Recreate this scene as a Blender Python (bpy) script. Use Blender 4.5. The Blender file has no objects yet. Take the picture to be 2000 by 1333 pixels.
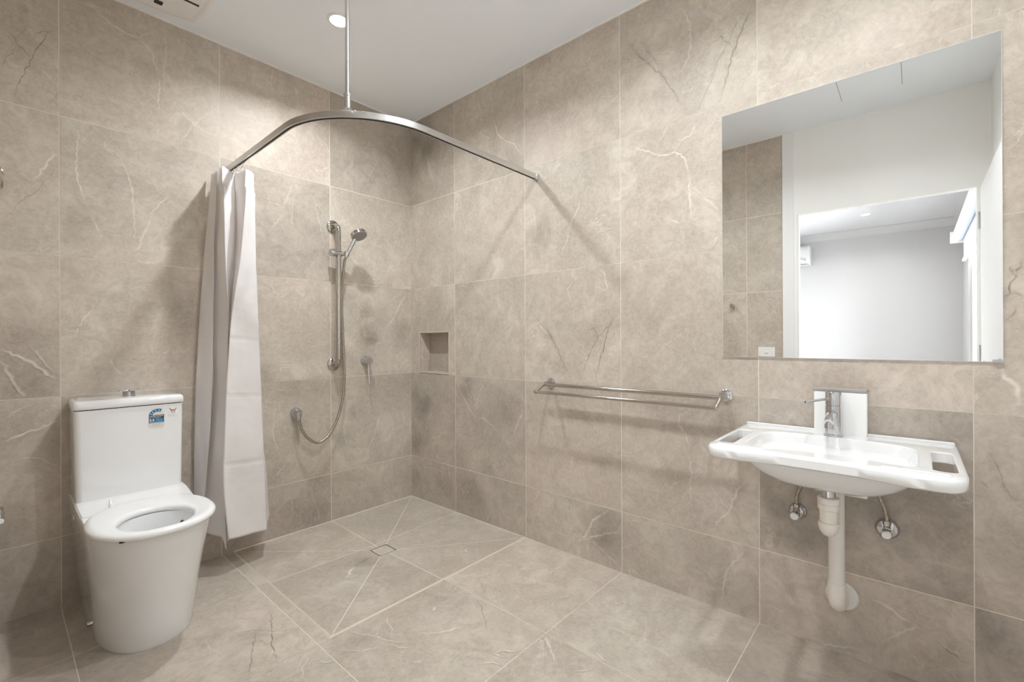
import bpy, bmesh, math, random
from mathutils import Vector, Matrix, noise as mnoise
PI = math.pi
scn = bpy.context.scene
COL = scn.collection
H = 2.692                       # ceiling height
random.seed(7)

# ------------------------------------------------------------------ camera
cam_d = bpy.data.cameras.new('camera'); cam = bpy.data.objects.new('camera', cam_d); COL.objects.link(cam)
yaw, pitch, roll = 0.850641529, -0.00013, -0.00491682
fw = Vector((math.sin(yaw)*math.cos(pitch), math.cos(yaw)*math.cos(pitch), math.sin(pitch)))
rt = Vector((math.cos(yaw), -math.sin(yaw), 0)); up = rt.cross(fw)
rt2 = rt*math.cos(roll)+up*math.sin(roll); up2 = -rt*math.sin(roll)+up*math.cos(roll)
m = Matrix((rt2, up2, -fw)).transposed().to_4x4(); m.translation = (-1.99325913, -2.74374516, 1.1268226)
cam.matrix_world = m
cam_d.sensor_width = 36; cam_d.lens = 891.169/2000*36
cam_d.shift_x = -4.396/2000; cam_d.shift_y = -2.551/2000
cam_d.clip_start = 0.004
scn.camera = cam

# ------------------------------------------------------------------ world, exposure, light
scn.view_settings.view_transform = 'Standard'; scn.view_settings.look = 'None'
scn.view_settings.gamma = 1; scn.view_settings.use_curve_mapping = False
scn.view_settings.exposure = 0.86
scn.cycles.max_bounces = 20; scn.cycles.diffuse_bounces = 14; scn.cycles.glossy_bounces = 6; scn.cycles.sample_clamp_indirect = 8.0
w = bpy.data.worlds.new('sky'); scn.world = w; w.use_nodes = True
bg = w.node_tree.nodes['Background']; bg.inputs[0].default_value = (0.80, 0.88, 1.0, 1); bg.inputs[1].default_value = 3.0
DOWN_W = 8.6      # each bathroom downlight
DAY_W = 255.0      # daylight through the bedroom window
def area_light(name, loc, rot, sx, sy, power, colr, shape='RECTANGLE', spread=PI):
    l = bpy.data.lights.new(name, 'AREA'); l.shape = shape; l.size = sx
    if shape in ('RECTANGLE', 'ELLIPSE'): l.size_y = sy
    l.energy = power; l.color = colr; l.spread = spread
    o = bpy.data.objects.new(name, l); o.location = loc; o.rotation_euler = rot; COL.objects.link(o)
    return o
area_light('daylight_at_window', (-4.3, -3.45, 1.35), (-PI/2, 0, PI), 2.9, 2.2, DAY_W, (0.93, 0.965, 1.0))
SPREAD = math.radians(150)
WARM = (0.93, 0.968, 1.0)
LIGHTS = [(-0.878, -0.637), (-0.88, -1.80), (-0.80, -2.58)]
for i, (x, y) in enumerate(LIGHTS):
    area_light('downlight_lamp', (x, y, H-0.012), (0, 0, 0), 0.075, 0.075, DOWN_W*(0.94, 0.70, 0.58)[i], WARM, 'DISK', SPREAD)
area_light('bedroom_lamp', (-5.35, -2.28, H-0.012), (0, 0, 0), 0.08, 0.08, 9, (1, .99, .98), 'DISK', SPREAD)

# ------------------------------------------------------------------ materials
def nmat(name, base=(0.8, 0.8, 0.8), rough=0.5, metal=0.0, spec=0.5, coat=0.0, emit=None, estr=1.0, trans=0.0, sub=0.0):
    mt = bpy.data.materials.new(name); mt.use_nodes = True
    b = mt.node_tree.nodes['Principled BSDF']
    b.inputs['Base Color'].default_value = (*base, 1); b.inputs['Roughness'].default_value = rough
    b.inputs['Metallic'].default_value = metal; b.inputs['Specular IOR Level'].default_value = spec
    b.inputs['Coat Weight'].default_value = coat; b.inputs['Coat Roughness'].default_value = 0.03
    b.inputs['Transmission Weight'].default_value = trans
    if sub: b.inputs['Subsurface Weight'].default_value = sub; b.inputs['Subsurface Radius'].default_value = (.01, .01, .01)
    if emit: b.inputs['Emission Color'].default_value = (*emit, 1); b.inputs['Emission Strength'].default_value = estr
    return mt
def vary(mt, amt=0.04, scale=6.0, rough_amt=0.05, bump=0.0, bscale=80):
    """small procedural variation of colour, gloss and relief"""
    nt = mt.node_tree; N = nt.nodes; L = nt.links; b = N['Principled BSDF']
    tc = N.new('ShaderNodeTexCoord'); n = N.new('ShaderNodeTexNoise'); n.inputs['Scale'].default_value = scale; n.inputs['Detail'].default_value = 3
    L.new(tc.outputs['Object'], n.inputs['Vector'])
    mx = N.new('ShaderNodeMix'); mx.data_type = 'RGBA'
    c = b.inputs['Base Color'].default_value[:3]
    mx.inputs['A'].default_value = (*[v*(1-amt) for v in c], 1); mx.inputs['B'].default_value = (*[min(1, v*(1+amt)) for v in c], 1)
    L.new(n.outputs['Fac'], mx.inputs['Factor']); L.new(mx.outputs['Result'], b.inputs['Base Color'])
    r = b.inputs['Roughness'].default_value
    mr = N.new('ShaderNodeMapRange'); mr.inputs['To Min'].default_value = max(0, r-rough_amt); mr.inputs['To Max'].default_value = min(1, r+rough_amt)
    L.new(n.outputs['Fac'], mr.inputs['Value']); L.new(mr.outputs['Result'], b.inputs['Roughness'])
    if bump:
        n2 = N.new('ShaderNodeTexNoise'); n2.inputs['Scale'].default_value = bscale; n2.inputs['Detail'].default_value = 4
        L.new(tc.outputs['Object'], n2.inputs['Vector'])
        bp = N.new('ShaderNodeBump'); bp.inputs['Strength'].default_value = bump; bp.inputs['Distance'].default_value = 0.002
        L.new(n2.outputs['Fac'], bp.inputs['Height']); L.new(bp.outputs['Normal'], b.inputs['Normal'])
    return mt

def tile_material(name, tint=(1, 1, 1)):
    mt = bpy.data.materials.new(name); mt.use_nodes = True
    nt = mt.node_tree; N = nt.nodes; L = nt.links; b = N['Principled BSDF']
    def noise(vec, scale, detail=5, rough=0.55, dist=0.0):
        n = N.new('ShaderNodeTexNoise'); n.inputs['Scale'].default_value = scale; n.inputs['Detail'].default_value = detail
        n.inputs['Roughness'].default_value = rough; n.inputs['Distortion'].default_value = dist
        L.new(vec, n.inputs['Vector']); return n.outputs['Fac']
    def math_(op, a, c=None, clamp=False):
        n = N.new('ShaderNodeMath'); n.operation = op; n.use_clamp = clamp
        for i, v in enumerate((a, c)):
            if v is None: continue
            if isinstance(v, (int, float)): n.inputs[i].default_value = v
            else: L.new(v, n.inputs[i])
        return n.outputs[0]
    def mixc(fac, a, c):
        n = N.new('ShaderNodeMix'); n.data_type = 'RGBA'
        if isinstance(fac, (int, float)): n.inputs['Factor'].default_value = fac
        else: L.new(fac, n.inputs['Factor'])
        for k, v in (('A', a), ('B', c)):
            if isinstance(v, tuple): n.inputs[k].default_value = (*v, 1)
            else: L.new(v, n.inputs[k])
        return n.outputs['Result']
    def ramp(fac, lo, hi):
        n = N.new('ShaderNodeMapRange'); n.interpolation_type = 'SMOOTHSTEP'; n.inputs['From Min'].default_value = lo; n.inputs['From Max'].default_value = hi
        L.new(fac, n.inputs['Value']); return n.outputs['Result']
    tc = N.new('ShaderNodeTexCoord')
    at = N.new('ShaderNodeAttribute'); at.attribute_name = 'tid'
    sc = N.new('ShaderNodeVectorMath'); sc.operation = 'SCALE'; sc.inputs['Scale'].default_value = 23.0
    L.new(at.outputs['Vector'], sc.inputs[0])
    ad = N.new('ShaderNodeVectorMath'); ad.operation = 'ADD'
    L.new(tc.outputs['Object'], ad.inputs[0]); L.new(sc.outputs[0], ad.inputs[1])
    P = ad.outputs[0]
    tone = N.new('ShaderNodeAttribute'); tone.attribute_name = 'tone'
    vein = N.new('ShaderNodeAttribute'); vein.attribute_name = 'vein'
    cloud = ramp(noise(P, 2.3, 7, 0.64, 0.8), 0.34, 0.66)
    warmth = ramp(noise(P, 1.3, 3, 0.5, 0.3), 0.35, 0.65)
    mid = ramp(noise(P, 11.0, 9, 0.72, 1.2), 0.34, 0.68)
    fine = ramp(noise(P, 60.0, 6, 0.75, 0.6), 0.36, 0.66)
    colA = mixc(warmth, (0.500, 0.455, 0.385), (0.545, 0.468, 0.405))
    colB = mixc(warmth, (0.690, 0.640, 0.555), (0.735, 0.650, 0.575))
    base = mixc(cloud, colA, colB)
    base = mixc(math_('MULTIPLY', math_('SUBTRACT', 1.0, mid), 0.62), base, (0.41, 0.355, 0.30))
    base = mixc(math_('MULTIPLY', fine, 0.34), base, (0.78, 0.71, 0.64))
    # fine branching pale veins
    wv = noise(P, 3.2, 7, 0.62, 1.3)
    ridge = math_('ABSOLUTE', math_('SUBTRACT', wv, 0.5))
    lv = math_('SUBTRACT', 1.0, ramp(ridge, 0.0, 0.009))
    mask = ramp(noise(P, 2.7, 2), 0.50, 0.68)
    base = mixc(math_('MULTIPLY', math_('MULTIPLY', lv, mask), 0.60), base, (0.88, 0.82, 0.75))
    wv2 = noise(P, 1.7, 8, 0.66, 2.0)
    lv2 = math_('SUBTRACT', 1.0, ramp(math_('ABSOLUTE', math_('SUBTRACT', wv2, 0.47)), 0.0, 0.004))
    mask2 = ramp(noise(P, 2.2, 2), 0.52, 0.7)
    base = mixc(math_('MULTIPLY', math_('MULTIPLY', lv2, mask2), 0.35), base, (0.30, 0.25, 0.21))
    # veins laid along the surface (their own strips of the tile face)
    vf = noise(P, 45.0, 4, 0.7)
    vamt = math_('MULTIPLY', vein.outputs['Fac'], math_('ADD', math_('MULTIPLY', vf, 1.3), 0.40))
    light = math_('MAXIMUM', vamt, 0.0, True); dark = math_('MAXIMUM', math_('MULTIPLY', vamt, -1.0), 0.0, True)
    base = mixc(light, base, (0.90, 0.84, 0.77))
    base = mixc(dark, base, (0.17, 0.125, 0.09))
    mul = N.new('ShaderNodeVectorMath'); mul.operation = 'SCALE'
    L.new(base, mul.inputs[0]); L.new(tone.outputs['Fac'], mul.inputs['Scale'])
    tn = N.new('ShaderNodeVectorMath'); tn.operation = 'MULTIPLY'; tn.inputs[1].default_value = tint
    L.new(mul.outputs[0], tn.inputs[0])
    L.new(tn.outputs[0], b.inputs['Base Color'])
    mr = N.new('ShaderNodeMapRange'); mr.inputs['To Min'].default_value = 0.36; mr.inputs['To Max'].default_value = 0.52
    L.new(mid, mr.inputs['Value']); L.new(mr.outputs['Result'], b.inputs['Roughness'])
    b.inputs['Specular IOR Level'].default_value = 0.4
    bp = N.new('ShaderNodeBump'); bp.inputs['Strength'].default_value = 0.12; bp.inputs['Distance'].default_value = 0.0015
    L.new(fine, bp.inputs['Height']); L.new(bp.outputs['Normal'], b.inputs['Normal'])
    return mt

M_TILE = tile_material('stone_look_tile', (0.905, 0.895, 0.878))
M_GROUT = vary(nmat('cream_grout', (0.84, 0.78, 0.70), 0.8, spec=0.2), 0.05, 20)
M_CEIL = vary(nmat('ceiling_paint', (0.885, 0.925, 0.965), 0.75, spec=0.2), 0.01, 3)
M_WHITE = vary(nmat('white_wall_paint', (0.92, 0.925, 0.91), 0.38, spec=0.45), 0.01, 3)
M_DOOR = vary(nmat('white_door_enamel', (0.86, 0.865, 0.865), 0.5, spec=0.5), 0.01, 3)
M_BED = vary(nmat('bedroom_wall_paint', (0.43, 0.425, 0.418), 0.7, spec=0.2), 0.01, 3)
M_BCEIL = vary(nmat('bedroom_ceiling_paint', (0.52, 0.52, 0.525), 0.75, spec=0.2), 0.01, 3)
M_CARPET = vary(nmat('bedroom_floor', (0.66, 0.62, 0.58), 0.9, spec=0.1), 0.15, 40)
M_CERAM = vary(nmat('toilet_ceramic', (0.845, 0.855, 0.865), 0.10, coat=0.5), 0.01, 4, 0.02)
M_SEAT = vary(nmat('seat_plastic', (0.87, 0.88, 0.89), 0.16), 0.01, 4, 0.02)
M_BASIN = vary(nmat('basin_ceramic', (0.79, 0.795, 0.795), 0.08, coat=0.4), 0.01, 4, 0.02)
M_CHROME = vary(nmat('chrome', (0.60, 0.60, 0.61), 0.07, 1.0), 0.03, 9, 0.02)
M_STEEL = vary(nmat('polished_stainless', (0.52, 0.495, 0.455), 0.13, 1.0), 0.04, 30, 0.03)
M_ALU = vary(nmat('satin_aluminium', (0.72, 0.715, 0.705), 0.30, 1.0), 0.04, 30, 0.04)
M_HOSE = vary(nmat('braided_hose_metal', (0.42, 0.385, 0.335), 0.28, 1.0), 0.1, 300, 0.05, bump=0.6, bscale=500)
M_DARK = vary(nmat('dark_gap', (0.02, 0.018, 0.016), 0.6), 0.1, 9)
M_PVC = vary(nmat('white_pvc', (0.74, 0.72, 0.68), 0.3), 0.03, 8)
M_PVC2 = vary(nmat('cream_pvc', (0.80, 0.76, 0.70), 0.3), 0.03, 8)
M_PLATE = vary(nmat('white_bracket_enamel', (0.88, 0.88, 0.87), 0.3), 0.01, 8)
M_GREY = vary(nmat('grey_cap', (0.36, 0.34, 0.32), 0.4), 0.05, 8)
M_TRIM = vary(nmat('white_bead', (0.86, 0.83, 0.79), 0.5), 0.02, 8)
M_MIRROR = vary(nmat('mirror_silver', (0.90, 0.91, 0.91), 0.0, 1.0), 0.003, 2, 0.0)
M_GLASSEDGE = vary(nmat('mirror_glass_edge', (0.86, 0.88, 0.87), 0.15, 0.3), 0.02, 8)
M_PLASTIC = vary(nmat('white_plastic', (0.84, 0.84, 0.82), 0.35), 0.01, 8)
M_LAMP = nmat('lit_lamp', (1, 1, 1), 0.4, emit=(1, 0.97, 0.92), estr=40)
M_BLUE = vary(nmat('label_blue', (0.012, 0.17, 0.36), 0.4), 0.02, 8)
M_BLACK = vary(nmat('label_black', (0.015, 0.015, 0.018), 0.4), 0.02, 8)
M_LWHITE = vary(nmat('label_white', (0.87, 0.87, 0.86), 0.4), 0.01, 8)
M_LCREAM = vary(nmat('label_cream', (0.74, 0.71, 0.65), 0.4), 0.01, 8)
M_RED = vary(nmat('label_red', (0.30, 0.03, 0.03), 0.4), 0.02, 8)
M_SPRAY = vary(nmat('grey_spray_face', (0.30, 0.28, 0.27), 0.4), 0.05, 60)
M_ACP = vary(nmat('aircon_plastic', (0.50, 0.50, 0.495), 0.4), 0.01, 8)
M_BLIND = vary(nmat('blind_fabric', (0.74, 0.78, 0.84), 0.7), 0.02, 8)
# cloth
M_CLOTH = vary(nmat('curtain_cloth', (0.95, 0.94, 0.94), 0.75, spec=0.2), 0.02, 12, 0.03, bump=0.35, bscale=9)
_nt = M_CLOTH.node_tree; _b = _nt.nodes['Principled BSDF']; _out = _nt.nodes['Material Output']
_tr = _nt.nodes.new('ShaderNodeBsdfTranslucent'); _tr.inputs[0].default_value = (0.93, 0.91, 0.90, 1)
_mx = _nt.nodes.new('ShaderNodeMixShader'); _mx.inputs[0].default_value = 0.38
_nt.links.new(_b.outputs[0], _mx.inputs[1]); _nt.links.new(_tr.outputs[0], _mx.inputs[2]); _nt.links.new(_mx.outputs[0], _out.inputs[0])

# ------------------------------------------------------------------ builders
def obj(name, bm, mats, parent=None, smooth=False, label=None, bevel=0, bseg=2, subsurf=0):
    me = bpy.data.meshes.new(name)
    if isinstance(bm, bmesh.types.BMesh):
        bmesh.ops.recalc_face_normals(bm, faces=bm.faces[:]); bm.to_mesh(me); bm.free()
    else: me = bm; me.name = name
    if not isinstance(mats, (list, tuple)): mats = [mats]
    for x in mats: me.materials.append(x)
    o = bpy.data.objects.new(name, me); COL.objects.link(o)
    if parent: o.parent = parent
    if smooth:
        for p in me.polygons: p.use_smooth = True
        me.set_sharp_from_angle(angle=math.radians(38 if smooth is True else smooth))
    if bevel:
        md = o.modifiers.new('bevel', 'BEVEL'); md.width = bevel; md.segments = bseg; md.limit_method = 'ANGLE'; md.angle_limit = math.radians(40)
        md.harden_normals = False
        for p in me.polygons: p.use_smooth = True
        me.set_sharp_from_angle(angle=math.radians(60))
    if subsurf:
        md = o.modifiers.new('sub', 'SUBSURF'); md.levels = subsurf; md.render_levels = subsurf
    if label: o['label'] = label
    return o
def tag(o, label, cat, group=None):
    o['label'] = label; o['category'] = cat
    if group: o['group'] = group
    return o
def thing(name, label, cat, loc=(0, 0, 0), group=None):
    """an Empty at the thing's base; parts are built in world coordinates and pinned to it"""
    o = bpy.data.objects.new(name, None); COL.objects.link(o); o.empty_display_size = 0.05
    o.location = loc; return tag(o, label, cat, group)
def pin(root):
    """parts were modelled in world coordinates: shift them so that the Empty's place is their origin"""
    inv = Matrix.Translation(-root.location)
    for ch in root.children: ch.data.transform(inv)
    def sub(o):
        for c in o.children: c.data.transform(inv); sub(c)
    for ch in root.children: sub(ch)
def struct(o): o['kind'] = 'structure'; return o
def B(): return bmesh.new()
def box(bm, x0, x1, y0, y1, z0, z1, mi=0):
    vs = [bm.verts.new((x, y, z)) for z in (z0, z1) for y in (y0, y1) for x in (x0, x1)]
    for f in ((0, 2, 3, 1), (4, 5, 7, 6), (0, 1, 5, 4), (2, 6, 7, 3), (0, 4, 6, 2), (1, 3, 7, 5)):
        bm.faces.new([vs[i] for i in f]).material_index = mi
def frame_of(d):
    d = Vector(d).normalized(); a = Vector((0, 0, 1)) if abs(d.z) < 0.9 else Vector((1, 0, 0))
    s = d.cross(a).normalized(); return s, s.cross(d).normalized()
def lathe(bm, p0, axis, prof, n=32, mi=0, cap=True):
    """prof: list of (distance along axis, radius)"""
    d = Vector(axis).normalized(); s, t = frame_of(d); rings = []
    for (h, r) in prof:
        c = Vector(p0)+d*h
        rings.append([bm.verts.new(c+(s*math.cos(a)+t*math.sin(a))*max(r, 1e-5)) for a in [2*PI*i/n for i in range(n)]])
    for A, C in zip(rings, rings[1:]):
        for i in range(n): bm.faces.new((A[i], A[(i+1) % n], C[(i+1) % n], C[i])).material_index = mi
    if cap:
        bm.faces.new(rings[0][::-1]).material_index = mi; bm.faces.new(rings[-1]).material_index = mi
def cyl(bm, a, b, r, n=24, mi=0, r2=None):
    a = Vector(a); b = Vector(b); L_ = (b-a).length
    lathe(bm, a, b-a, [(0, r), (L_, r if r2 is None else r2)], n, mi)
def smooth_path(pts, k=8):
    pts = [Vector(p) for p in pts]; out = []
    P_ = [pts[0]*2-pts[1]]+pts+[pts[-1]*2-pts[-2]]
    for i in range(1, len(P_)-2):
        for j in range(k):
            t = j/k; a, b, c, d = P_[i-1:i+3]
            out.append(0.5*((2*b)+(c-a)*t+(2*a-5*b+4*c-d)*t*t+(3*b-a-3*c+d)*t**3))
    out.append(pts[-1]); return out
def tube(bm, pts, r, n=16, mi=0, rf=None):
    pts = [Vector(p) for p in pts]; rings = []; s = None
    for i, p in enumerate(pts):
        d = (pts[min(i+1, len(pts)-1)]-pts[max(i-1, 0)]).normalized()
        if s is None: s, t = frame_of(d)
        else: s = (s-d*s.dot(d)).normalized(); t = s.cross(d).normalized()
        rr = r if rf is None else rf(i/(len(pts)-1))
        rings.append([bm.verts.new(p+(s*math.cos(a)+t*math.sin(a))*rr) for a in [2*PI*j/n for j in range(n)]])
    for A, C in zip(rings, rings[1:]):
        for i in range(n): bm.faces.new((A[i], A[(i+1) % n], C[(i+1) % n], C[i])).material_index = mi
    bm.faces.new(rings[0][::-1]).material_index = mi; bm.faces.new(rings[-1]).material_index = mi
def loft(bm, rings, cap0=True, cap1=True, mi=0):
    R_ = [[bm.verts.new(v) for v in r] for r in rings]; n = len(R_[0])
    for A, C in zip(R_, R_[1:]):
        for i in range(n): bm.faces.new((A[i], A[(i+1) % n], C[(i+1) % n], C[i])).material_index = mi
    if cap0: bm.faces.new(R_[0][::-1]).material_index = mi
    if cap1: bm.faces.new(R_[-1]).material_index = mi
    return R_
def rrect(cx, cy, hx, hy, r, z, k=6):
    """rounded rectangle ring in a z plane"""
    out = []
    for (sx, sy, a0) in ((1, 1, 0), (-1, 1, PI/2), (-1, -1, PI), (1, -1, 1.5*PI)):
        for j in range(k+1):
            a = a0+PI/2*j/k
            out.append(Vector((cx+sx*(hx-r)+r*math.cos(a), cy+sy*(hy-r)+r*math.sin(a), z)))
    return out
def ribbon_path(bm, pts, halfw, h, up=Vector((0, 0, 1)), mi=0):
    """rectangular section swept along a horizontal path"""
    pts = [Vector(p) for p in pts]; rings = []
    for i, p in enumerate(pts):
        d = (pts[min(i+1, len(pts)-1)]-pts[max(i-1, 0)]).normalized(); s = d.cross(up).normalized()
        rings.append([p+s*halfw-up*h/2, p+s*halfw+up*h/2, p-s*halfw+up*h/2, p-s*halfw-up*h/2])
    loft(bm, rings, mi=mi)

# ------------------------------------------------------------------ tiled surfaces
def clip(poly, a, b, c):
    """keep the part of a 2D polygon where a*u+b*v<=c"""
    out = []
    for i in range(len(poly)):
        p, q = poly[i], poly[(i+1) % len(poly)]
        dp, dq = a*p[0]+b*p[1]-c, a*q[0]+b*q[1]-c
        if dp <= 1e-9: out.append(p)
        if (dp < -1e-9 and dq > 1e-9) or (dp > 1e-9 and dq < -1e-9):
            t = dp/(dp-dq); out.append((p[0]+(q[0]-p[0])*t, p[1]+(q[1]-p[1])*t))
    return out
def inset(poly, d):
    A_ = sum(poly[i][0]*poly[(i+1) % len(poly)][1]-poly[(i+1) % len(poly)][0]*poly[i][1] for i in range(len(poly)))
    if A_ < 0: poly = poly[::-1]
    out = list(poly)
    for i in range(len(poly)):
        p, q = poly[i], poly[(i+1) % len(poly)]
        ex, ey = q[0]-p[0], q[1]-p[1]; L_ = math.hypot(ex, ey)
        if L_ < 1e-6: continue
        a, b = ey/L_, -ex/L_
        out = clip(out, a, b, a*p[0]+b*p[1]-d)
        if len(out) < 3: return []
    return out
class Tiled:
    """tiles as polygons with their own seed and tone, standing a hair proud of the grout bed"""
    def __init__(s, fmap, lift=0.0008):
        s.bm = bmesh.new(); s.map = fmap; s.lift = lift
        s.tid = s.bm.verts.layers.float_vector.new('tid'); s.tone = s.bm.verts.layers.float.new('tone'); s.vein = s.bm.verts.layers.float.new('vein')
        s.cells = []; s.patches = []; s.own = {}
    def face(s, poly, seed, tone, vein=None, lift=None, mi=1, zf=None):
        vs = []
        for k, (u, v) in enumerate(poly):
            vt = s.bm.verts.new(s.map(u, v, (s.lift if lift is None else lift)+(zf(u, v) if zf else 0)))
            vt[s.tid] = seed; vt[s.tone] = tone if not isinstance(tone, (list, tuple)) else tone[k]; vt[s.vein] = 0 if vein is None else vein[k]
            vs.append(vt)
        f = s.bm.faces.new(vs); f.material_index = mi; return f
    def tile(s, poly, seed, tone, gap=0.0013, hole=None, zf=None):
        p = inset(poly, gap)
        if not p: return
        s.cells.append((p, seed, tone, zf))
        parts = [p]
        if hole:
            u0, u1, v0, v1 = hole
            parts = [clip(p, 1, 0, u0), clip(p, -1, 0, -u1), clip(clip(clip(p, -1, 0, -u0), 1, 0, u1), 0, 1, v0), clip(clip(clip(p, -1, 0, -u0), 1, 0, u1), 0, -1, -v1)]
        G = 0.03
        for q in parts:
            if len(q) < 3: continue
            if not s.patches: s.face(q, seed, tone, zf=zf); continue
            us = [a[0] for a in q]; vs = [a[1] for a in q]
            for a in range(int(math.floor(min(us)/G)), int(math.ceil(max(us)/G))):
                col = clip(clip(q, -1, 0, -a*G), 1, 0, (a+1)*G)
                if len(col) < 3: continue
                for b in range(int(math.floor(min(vs)/G)), int(math.ceil(max(vs)/G))):
                    g = clip(clip(col, 0, -1, -b*G), 0, 1, (b+1)*G)
                    if len(g) >= 3: s.face(g, seed, [s.tone_at(u, v, s.cells[-1]) for u, v in g], zf=zf)
    def tone_at(s, u, v, c):
        """tone of the stone at a place: the tile's own, and the cloudy patches that begin in this tile"""
        t_ = c[2]
        for (pu, pv, r, f) in s.patches:
            d = math.hypot(u-pu, v-pv)
            if d > 2.0*r or s.owner(pu, pv) is not c: continue
            d *= 1+0.9*mnoise.noise(Vector((u*9, v*9, pu*3+pv*7)))
            if d < 1.5*r: q = 1-(d/(1.5*r))**2; t_ *= 1+(f-1)*1.35*q*q
        return t_
    def owner(s, u, v):
        k = (u, v)
        if k not in s.own or s.own[k] is None: s.own[k] = s.cell(u, v)
        return s.own[k]
    def cell(s, u, v):
        for c in s.cells:
            p = c[0]; n = len(p); ok = True
            for i in range(n):
                a, b = p[i], p[(i+1) % n]
                if (b[0]-a[0])*(v-a[1])-(b[1]-a[1])*(u-a[0]) < 0: ok = False; break
            if ok: return c
        return None
    def streak(s, pts, wd, k, jit=0.35, step=0.012, rnd=None):
        """a vein: soft-edged strip along a jittered line; k>0 pale, k<0 dark"""
        rnd = rnd or random.Random(int(abs(pts[0][0]*1000+pts[0][1]*777))+len(pts))
        P_ = []
        for a, b in zip(pts, pts[1:]):
            L_ = math.hypot(b[0]-a[0], b[1]-a[1]); n = max(1, int(L_/step))
            for i in range(n):
                t = i/n; e = math.sin(PI*t) if n > 3 else 0.5
                j = (rnd.random()-0.5)*step*jit*2
                nx, ny = -(b[1]-a[1])/max(L_, 1e-6), (b[0]-a[0])/max(L_, 1e-6)
                P_.append((a[0]+(b[0]-a[0])*t+nx*j, a[1]+(b[1]-a[1])*t+ny*j))
        s.nstreak = getattr(s, 'nstreak', 0)+1
        P_.append(pts[-1]); n = len(P_); prev = None
        for i, (u, v) in enumerate(P_):
            a = P_[max(0, i-1)]; b = P_[min(n-1, i+1)]; L_ = math.hypot(b[0]-a[0], b[1]-a[1]) or 1
            nx, ny = -(b[1]-a[1])/L_, (b[0]-a[0])/L_
            fade = min(1, 4*i/n+0.05, 4*(n-1-i)/n+0.05)*(0.65+0.5*rnd.random()); ww = wd*1.2*(0.6+0.8*rnd.random())
            cur = ((u+nx*ww, v+ny*ww), (u, v), (u-nx*ww, v-ny*ww), k*(1.35 if k > 0 else 0.95)*fade)
            c = s.cell(u, v)
            if prev and c:
                lf = s.lift+0.0001+0.00002*(s.nstreak % 50)
                ok = all(s.cell(*q) is not None and s.cell(*q)[1] == c[1] for q in (cur[0], cur[2], prev[0], prev[2]))
                if ok:
                    tp = s.tone_at(*prev[1], c); tq = s.tone_at(*cur[1], c)
                    s.face([prev[0], prev[1], cur[1], cur[0]], c[1], [tp, tp, tq, tq], [0, prev[3], cur[3], 0], lift=lf, zf=c[3])
                    s.face([prev[1], prev[2], cur[2], cur[1]], c[1], [tp, tp, tq, tq], [prev[3], 0, 0, cur[3]], lift=lf, zf=c[3])
            prev = cur
    def bed(s, rects, thick=0.1):
        for (u0, u1, v0, v1) in rects:
            vs = [s.bm.verts.new(s.map(u, v, d)) for d in (0, -thick) for v in (v0, v1) for u in (u0, u1)]
            for f in ((0, 1, 3, 2), (4, 6, 7, 5), (0, 4, 5, 1), (2, 3, 7, 6), (0, 2, 6, 4), (1, 5, 7, 3)):
                s.bm.faces.new([vs[i] for i in f]).material_index = 0
    def build(s, name, parent=None):
        return obj(name, s.bm, [M_GROUT, M_TILE], parent)
def seedv(i, j, w): r = random.Random(i*97+j*13+w*1009); return Vector((r.random(), r.random(), r.random()))
ROW0, T = 0.2943, 0.6
rows = [0, ROW0]+[ROW0+T*k for k in range(1, 4)]+[H]     # 0 .294 .894 1.494 2.094 ceiling
# stone tone per tile, with missing light added to the back wall's left column (row 0 = floor course)
#%%TONES%%
TONE_A = {(0,0):.90,(1,0):.80,(2,0):.86,(3,0):1.0,(0,1):.93,(1,1):.96,(2,1):1.0,(3,1):1.05,(0,2):.95,(1,2):1.02,(2,2):1.0,(3,2):1.0,(0,3):1.03,(1,3):.86,(2,3):1.04,(3,3):1.08,(0,4):.9,(1,4):1.06,(2,4):1.06,(3,4):1.12}
TONE_B = {(0,0):.84,(1,0):.83,(2,0):.95,(3,0):.90,(4,0):.92,(5,0):.84,(0,1):.84,(1,1):.88,(2,1):.97,(3,1):.95,(4,1):.84,(5,1):.93,(0,2):.96,(1,2):.98,(2,2):.97,(3,2):.99,(4,2):1.0,(5,2):1.0,(0,3):.98,(1,3):1.02,(2,3):1.02,(3,3):1.04,(4,3):1.03,(5,3):1.0,(0,4):.84,(1,4):.96,(2,4):1.04,(3,4):1.04,(4,4):1.08,(5,4):1.0}
TONE_F = {('s',0,0,0):.95,('s',0,0,3):.95,(2,3):.97,(3,3):1.03,(1,3):.98,(1,4):1.0,(2,2):1.0,(3,2):1.0,(3,1):.92}
TONE_C = {}
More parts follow.
